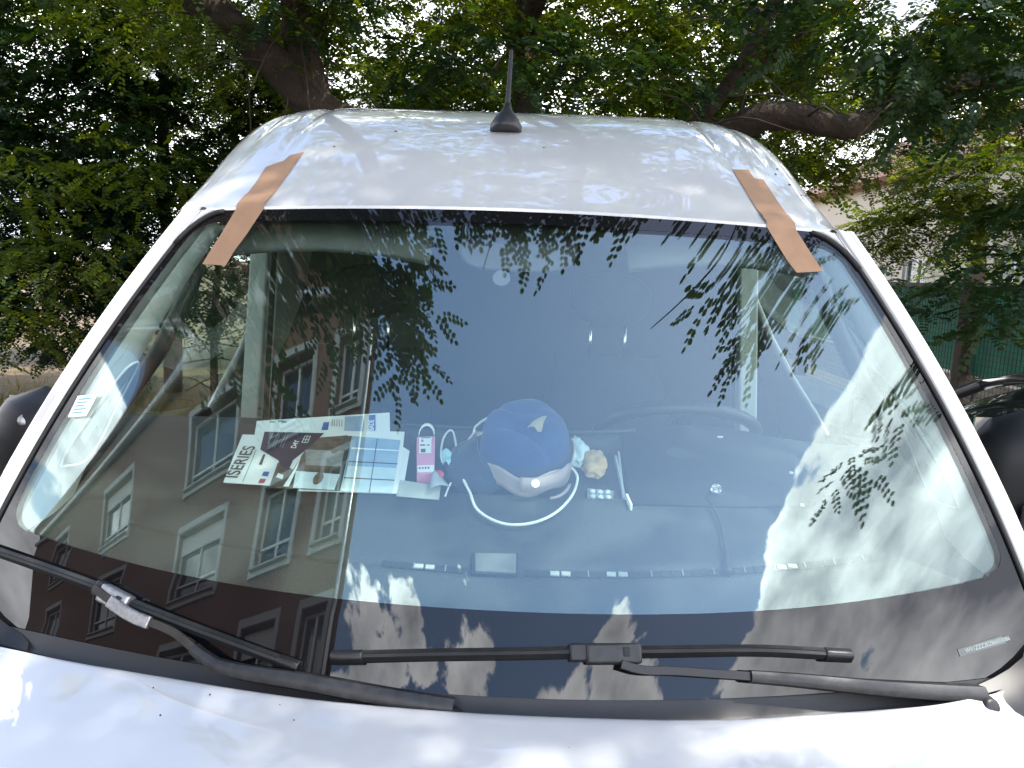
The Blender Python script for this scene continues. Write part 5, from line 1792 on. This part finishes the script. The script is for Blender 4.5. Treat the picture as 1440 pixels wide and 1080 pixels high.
def leaf_mesh(name, chunks, mat, parent, kind='stuff', label=None):
    nf = sum(len(c[1]) for c in chunks)
    verts = np.concatenate([c[0] for c in chunks], 0).astype(np.float32)
    me = bpy.data.meshes.new(name)
    me.vertices.add(len(verts))
    me.vertices.foreach_set('co', verts.ravel())
    sizes = np.concatenate([np.full(len(c[1]), c[2], np.int32) for c in chunks])
    starts = np.concatenate([[0], np.cumsum(sizes)[:-1]]).astype(np.int32)
    me.loops.add(int(sizes.sum()))
    me.loops.foreach_set('vertex_index', np.arange(int(sizes.sum()), dtype=np.int32))
    me.polygons.add(nf)
    me.polygons.foreach_set('loop_start', starts)
    me.update(calc_edges=True)
    at = me.attributes.new('tint', 'FLOAT', 'FACE')
    at.data.foreach_set('value', np.concatenate([c[1] for c in chunks]).astype(np.float32))
    me.materials.append(M[mat])
    o = bpy.data.objects.new(name, me)
    col.objects.link(o)
    if parent is not None:
        o.parent = parent
        o.matrix_parent_inverse = Matrix.Translation(-parent.location)
    o['kind'] = kind
    if label:
        o['label'] = label
    return o


DENSE = 1.0


def clump(c, r, n, hexa=False, pairs=6, length=(0.16, 0.27), droop=0.35, out=0.55, lo=0.0, hi=1.0, leaf=0.040):
    """n leaves on twigs spread through an ellipsoid; twigs point outwards and droop"""
    nt_ = max(1, int(n * DENSE) // 7)
    u = rng.normal(0, 1, (nt_, 3))
    u /= np.linalg.norm(u, axis=1)[:, None]
    rad = rng.uniform(0.15, 1.0, nt_) ** 0.5
    ctr = np.array(c) + u * rad[:, None] * np.array(r)
    td = u * out + rng.normal(0, 0.55, (nt_, 3))
    td[:, 2] = td[:, 2] * 0.4 - 0.12
    td /= np.linalg.norm(td, axis=1)[:, None]
    tl = rng.uniform(0.22, 0.5, nt_)
    bs, ds, ns = [], [], []
    for k in range(7):
        f = (k + 0.5) / 7
        b = ctr + td * (tl * f)[:, None]
        b[:, 2] -= 0.10 * tl * f * f
        sd = np.cross(td, np.array([0, 0, 1.0]))
        sd /= np.linalg.norm(sd, axis=1)[:, None] + 1e-9
        sg = (1 if k % 2 else -1) if k < 6 else 0
        dd = sd * sg * 0.8 + td * (0.6 if sg else 1.0) + rng.normal(0, 0.22, (nt_, 3))
        nn = rng.normal(0, 0.38, (nt_, 3)) + np.array([0, 0, 1.0])
        bs.append(b)
        ds.append(dd)
        ns.append(nn)
    base = np.concatenate(bs)
    return fronds(base, np.concatenate(ds), np.concatenate(ns), rng.uniform(*length, len(base)), pairs, hexa, droop, lo, hi, leaf)


def limb(mb, pts, r0, r1, n=12, wob=0.05, steps=7):
    P = smooth_poly(pts, steps)
    m = len(P)
    for i in range(1, m - 1):
        P[i] = P[i] + Vector((random.gauss(0, wob), random.gauss(0, wob), random.gauss(0, wob))) * (r0 * 1.0)
    R = [lerp(r0, r1, i / (m - 1)) * random.uniform(0.93, 1.08) for i in range(m)]
    mb.tube(P, R, n=n)
    return P


def twigs(mb, P, count, length, r):
    for _ in range(count):
        p = random.choice(P)
        d = Vector((random.gauss(0, 1), random.gauss(0, 1), random.gauss(0.1, 0.7))).normalized()
        q = p + d * length * 0.5 + Vector((0, 0, 0.08))
        e = p + d * length + Vector((0, 0, -0.1))
        mb.tube(smooth_poly([p, q, e], 3), [r * (1 - 0.12 * k) for k in range(7)], n=5)


# --- the big tree whose limbs reach over the van
big = empty('locust_tree', (0.2, 7.6, 0.0))
tag(big, 'big spreading tree behind the van with thick dark limbs over its roof', 'tree')
tr = MB()
limb(tr, [(0.2, 7.7, -0.1), (0.15, 7.6, 1.0), (0.1, 7.4, 2.2), (-0.2, 7.3, 2.7)], 0.42, 0.33, n=18, wob=0.03)
Pl = limb(tr, [(0.0, 7.4, 2.2), (-1.2, 6.9, 2.8), (-2.15, 6.55, 3.38), (-2.85, 6.3, 4.0), (-3.6, 6.0, 4.45), (-4.6, 5.2, 5.2), (-5.4, 3.8, 5.8)], 0.22, 0.07, n=16)
Pl2 = limb(tr, [(-2.15, 6.55, 3.38), (-2.3, 6.5, 4.0), (-2.25, 6.1, 4.9), (-1.9, 5.0, 5.7), (-1.4, 3.2, 6.0), (-1.2, 1.0, 5.8), (-1.4, -0.6, 5.3), (-2.0, -1.5, 4.8)], 0.17, 0.03, n=14)
Pr = limb(tr, [(0.3, 7.4, 2.3), (1.3, 6.9, 2.95), (2.1, 6.5, 3.38), (2.9, 6.4, 3.30), (3.5, 6.3, 3.62), (4.4, 6.0, 3.75), (5.6, 5.6, 4.2)], 0.16, 0.06, n=16)
Pr2 = limb(tr, [(1.3, 6.9, 2.95), (1.9, 6.2, 4.0), (2.1, 4.9, 5.0), (2.1, 3.0, 5.5), (1.9, 1.0, 5.5), (1.8, -0.6, 5.25), (2.0, -1.4, 4.85)], 0.07, 0.02, n=12)
Pc = limb(tr, [(0.0, 7.4, 2.4), (-0.15, 7.7, 3.6), (-0.2, 8.0, 4.8), (-0.1, 8.2, 6.5), (0.3, 8.1, 8.0)], 0.17, 0.06, n=12)
Po = limb(tr, [(-0.2, 7.9, 4.4), (0.2, 6.5, 5.4), (0.4, 4.5, 6.0), (0.3, 2.4, 6.0), (0.2, 0.6, 5.7), (0.1, -0.3, 5.3), (0.0, -0.6, 5.05)], 0.10, 0.025, n=10)
Pb = limb(tr, [(1.0, 7.0, 2.9), (2.2, 7.1, 4.0), (3.4, 7.2, 4.9), (4.6, 7.3, 5.6)], 0.05, 0.02, n=10)
tr.build('trunk', 'bark', big, smooth=True)
tw = MB()
for P, c_ in ((Pl, 26), (Pl2, 34), (Pr, 26), (Pr2, 30), (Pc, 26), (Po, 30), (Pb, 20)):
    twigs(tw, P, c_, 1.1, 0.014)
tag(tw.build('twigs', 'twig', big, smooth=True), kind='stuff')
ch = []
# canopy above the van: open enough to dapple
for (c_, r_, n_) in (
        ((-0.6, 4.6, 5.9), (2.0, 1.5, 0.8), 900), ((1.5, 4.2, 5.7), (1.8, 1.5, 0.8), 800), ((0.2, 2.6, 6.0), (1.9, 1.2, 0.7), 700),
        ((-1.6, 2.2, 5.8), (1.3, 1.2, 0.7), 430), ((2.1, 1.8, 5.5), (1.2, 1.2, 0.7), 420), ((0.2, 1.2, 5.6), (1.3, 0.7, 0.5), 330),
        ((-4.4, 4.6, 5.2), (1.6, 1.5, 0.9), 700), ((4.4, 4.4, 5.0), (1.5, 1.4, 0.9), 700)):
    ch.append(clump(c_, r_, int(n_ * 1.5), True, leaf=0.046))
for (c_, r_, n_) in CANOPY_SHADE:
    ch.append(clump(c_, r_, int(n_ * 1.6), True, 5, (0.14, 0.22), 0.35, 0.3, leaf=0.045))
leaf_mesh('canopy', ch, 'leaf', big, label='leafy canopy hanging over the van, with unseen clumps added to shade it')
ch = []
for (c_, r_, n_) in CANOPY_EDGE:
    ch.append(clump(c_, r_, int(n_ * 1.6), True, 5, (0.14, 0.22), 0.35, 0.3, leaf=0.045))
leaf_mesh('canopy_edge', ch, 'leaf_dark', big, label='hanging sprays at the edge of the canopy, coloured dark as shade')  # darker leaf colour puts the shade of the undersides into these sprays
ch = []
# crown behind the van, filling the upper picture
for (c_, r_, n_) in (
        ((-3.2, 6.6, 4.6), (1.5, 0.9, 1.0), 1000), ((-1.6, 7.4, 4.9), (1.3, 0.9, 1.0), 900), ((0.2, 8.0, 5.0), (1.5, 0.9, 1.1), 1200),
        ((1.8, 7.6, 4.8), (1.3, 0.9, 1.0), 1000), ((3.4, 7.0, 4.6), (1.4, 0.9, 1.0), 1000), ((5.0, 6.6, 4.5), (1.3, 0.9, 1.0), 900),
        ((0.0, 8.8, 3.8), (2.4, 0.6, 0.7), 1400), ((-2.6, 8.6, 3.7), (1.4, 0.6, 0.8), 700), ((2.6, 8.6, 3.9), (1.4, 0.6, 0.6), 700),
        ((0.0, 9.2, 6.8), (4.0, 1.2, 1.2), 1500), ((-4.6, 7.6, 6.4), (1.8, 1.1, 1.1), 800), ((4.8, 7.6, 6.4), (1.8, 1.1, 1.1), 800)):
    ch.append(clump(c_, r_, int(n_ * 1.45), False, 6, leaf=0.048))
leaf_mesh('crown', ch, 'leaf', big)
ch = []
# low sprays close to the camera, right and along the roof line
for (c_, r_, n_) in (
        ((2.75, 3.9, 3.25), (0.75, 0.45, 0.38), 170), ((3.35, 3.7, 2.75), (0.5, 0.45, 0.42), 120), ((2.3, 4.2, 3.6), (0.6, 0.4, 0.28), 120),
        ((3.3, 4.6, 2.2), (0.35, 0.4, 0.35), 95), ((3.55, 5.3, 1.7), (0.35, 0.35, 0.38), 110), ((3.6, 4.5, 3.5), (0.7, 0.5, 0.45), 170),
        ((-0.55, 6.2, 3.75), (0.95, 0.4, 0.28), 150), ((0.75, 6.3, 3.75), (0.9, 0.4, 0.26), 140), ((-2.0, 5.8, 4.4), (0.5, 0.4, 0.5), 90), ((1.5, 5.2, 4.2), (0.8, 0.4, 0.3), 110)):
    ch.append(clump(c_, r_, n_, True, 7, (0.20, 0.30), 0.35, 0.5, 0.0, 0.7, 0.048))
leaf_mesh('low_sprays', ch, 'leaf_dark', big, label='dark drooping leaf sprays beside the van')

# --- dark bushy tree on the left
lt = empty('bushy_tree', (-5.0, 9.4, 0.0))
tag(lt, 'dense dark bushy tree growing down to the ground at the left', 'tree')
tr = MB()
Pa = limb(tr, [(-5.0, 9.4, -0.1), (-4.9, 9.3, 1.5), (-5.0, 9.3, 3.0), (-4.9, 9.4, 5.5)], 0.13, 0.05, n=10)
Pb2 = limb(tr, [(-4.2, 8.9, -0.1), (-4.1, 8.8, 1.5), (-3.7, 8.6, 3.2)], 0.06, 0.03, n=8)
tr.build('trunk', 'bark', lt, smooth=True)
tw = MB()
twigs(tw, Pa, 40, 1.3, 0.013)
twigs(tw, Pb2, 24, 0.9, 0.010)
tag(tw.build('twigs', 'twig', lt, smooth=True), kind='stuff')
ch = []
for (c_, r_, n_) in (
        ((-4.4, 8.4, 2.0), (1.2, 0.6, 1.0), 1500), ((-5.7, 8.3, 1.5), (1.1, 0.6, 1.0), 1400), ((-5.4, 8.3, 3.2), (1.3, 0.6, 1.0), 1500),
        ((-3.3, 8.8, 3.0), (0.9, 0.5, 0.9), 900), ((-6.6, 7.9, 2.6), (1.0, 0.6, 1.2), 1200), ((-4.2, 8.9, 4.4), (1.4, 0.7, 0.8), 1200),
        ((-6.0, 8.4, 4.6), (1.4, 0.7, 0.9), 1200), ((-3.0, 9.0, 1.6), (0.8, 0.5, 0.9), 500), ((-7.6, 7.4, 1.6), (0.9, 0.7, 1.2), 900), ((-7.8, 7.6, 3.8), (1.0, 0.7, 1.2), 900)):
    ch.append(clump(c_, r_, int(n_ * 1.7), False, 6, lo=0.0, hi=0.8, leaf=0.050))
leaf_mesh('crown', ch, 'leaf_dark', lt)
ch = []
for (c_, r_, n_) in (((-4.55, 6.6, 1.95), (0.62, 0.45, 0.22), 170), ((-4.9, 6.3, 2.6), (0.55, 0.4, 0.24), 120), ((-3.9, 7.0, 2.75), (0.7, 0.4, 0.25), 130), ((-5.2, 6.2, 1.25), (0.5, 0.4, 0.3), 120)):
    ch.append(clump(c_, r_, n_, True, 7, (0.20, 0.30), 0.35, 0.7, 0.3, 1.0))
leaf_mesh('outer_sprays', ch, 'leaf', lt, label='leaf sprays on the left tree, coloured lighter as if sunlit')  # lighter leaf colour than the crown paints sunlight onto these sprays

# --- trees behind the fence on the right
rt = empty('garden_tree', (7.0, 11.5, 0.0))
tag(rt, 'leafy tree standing behind the green fence on the right', 'tree')
tr = MB()
Pq = limb(tr, [(7.0, 11.5, -0.1), (7.0, 11.4, 1.6), (6.8, 11.3, 3.2), (6.9, 11.2, 5.0)], 0.15, 0.05, n=10)
tr.build('trunk', 'bark', rt, smooth=True)
tw = MB()
twigs(tw, Pq, 36, 1.4, 0.013)
tag(tw.build('twigs', 'twig', rt, smooth=True), kind='stuff')
ch = []
for (c_, r_, n_) in (((6.8, 11.0, 4.9), (1.7, 1.0, 0.9), 1300), ((5.2, 12.0, 4.4), (1.3, 0.9, 1.0), 900), ((8.6, 10.4, 4.6), (1.4, 0.9, 1.0), 900), ((5.6, 8.6, 3.1), (1.2, 0.6, 0.6), 800), ((5.0, 9.6, 2.6), (0.8, 0.5, 0.4), 300), ((6.6, 7.6, 3.3), (0.8, 0.6, 0.7), 500)):
    ch.append(clump(c_, r_, int(n_ * 1.9), False, 6, leaf=0.05))
leaf_mesh('crown', ch, 'leaf', rt)
sh = empty('bright_shrub', (6.0, 9.6, 0.0))
tag(sh, 'bright yellow green shrub rising above the green fence', 'shrub')
tr = MB()
for k in range(5):
    limb(tr, [(6.0, 9.6, 0), (6.0 + random.gauss(0, 0.25), 9.6 + random.gauss(0, 0.25), 1.1), (6.0 + random.gauss(0, 0.5), 9.6 + random.gauss(0, 0.5), 2.1)], 0.022, 0.01, n=6)
tr.build('stems', 'twig', sh, smooth=True)
leaf_mesh('foliage', [clump((6.0, 9.6, 1.9), (0.7, 0.7, 0.6), 420, False, 5, (0.12, 0.2))], 'leaf_bright', sh)
# --- tree line closing the view behind
bk = empty('background_tree', (-0.5, 13.0, 0.0))
tag(bk, 'pale green tree further back behind the big tree', 'tree')
tr = MB()
Pk = limb(tr, [(-0.5, 13, -0.1), (-0.4, 13, 2.5), (-0.6, 13, 5.0), (-0.4, 13, 8.0)], 0.2, 0.06, n=10)
tr.build('trunk', 'bark', bk, smooth=True)
ch = []
for (c_, r_, n_) in (((-3.5, 12.5, 3.8), (2.4, 1.0, 2.2), 1500), ((0.0, 13.0, 3.6), (2.4, 1.0, 1.2), 1100), ((3.2, 12.6, 3.8), (1.8, 1.0, 1.0), 700), ((-9.5, 10.0, 3.0), (1.8, 1.2, 2.6), 1300), ((0.0, 13.0, 5.4), (2.4, 1.0, 1.8), 1500), ((3.4, 12.6, 5.4), (2.2, 1.0, 1.6), 1200), ((-7.5, 11.5, 4.6), (2.2, 1.0, 2.2), 1300), ((0.0, 13.2, 8.0), (4.5, 1.0, 1.2), 1100)):
    ch.append(clump(c_, r_, int(n_ * 0.95), False, 5, (0.3, 0.45), leaf=0.085))
leaf_mesh('crown', ch, 'leaf', bk)
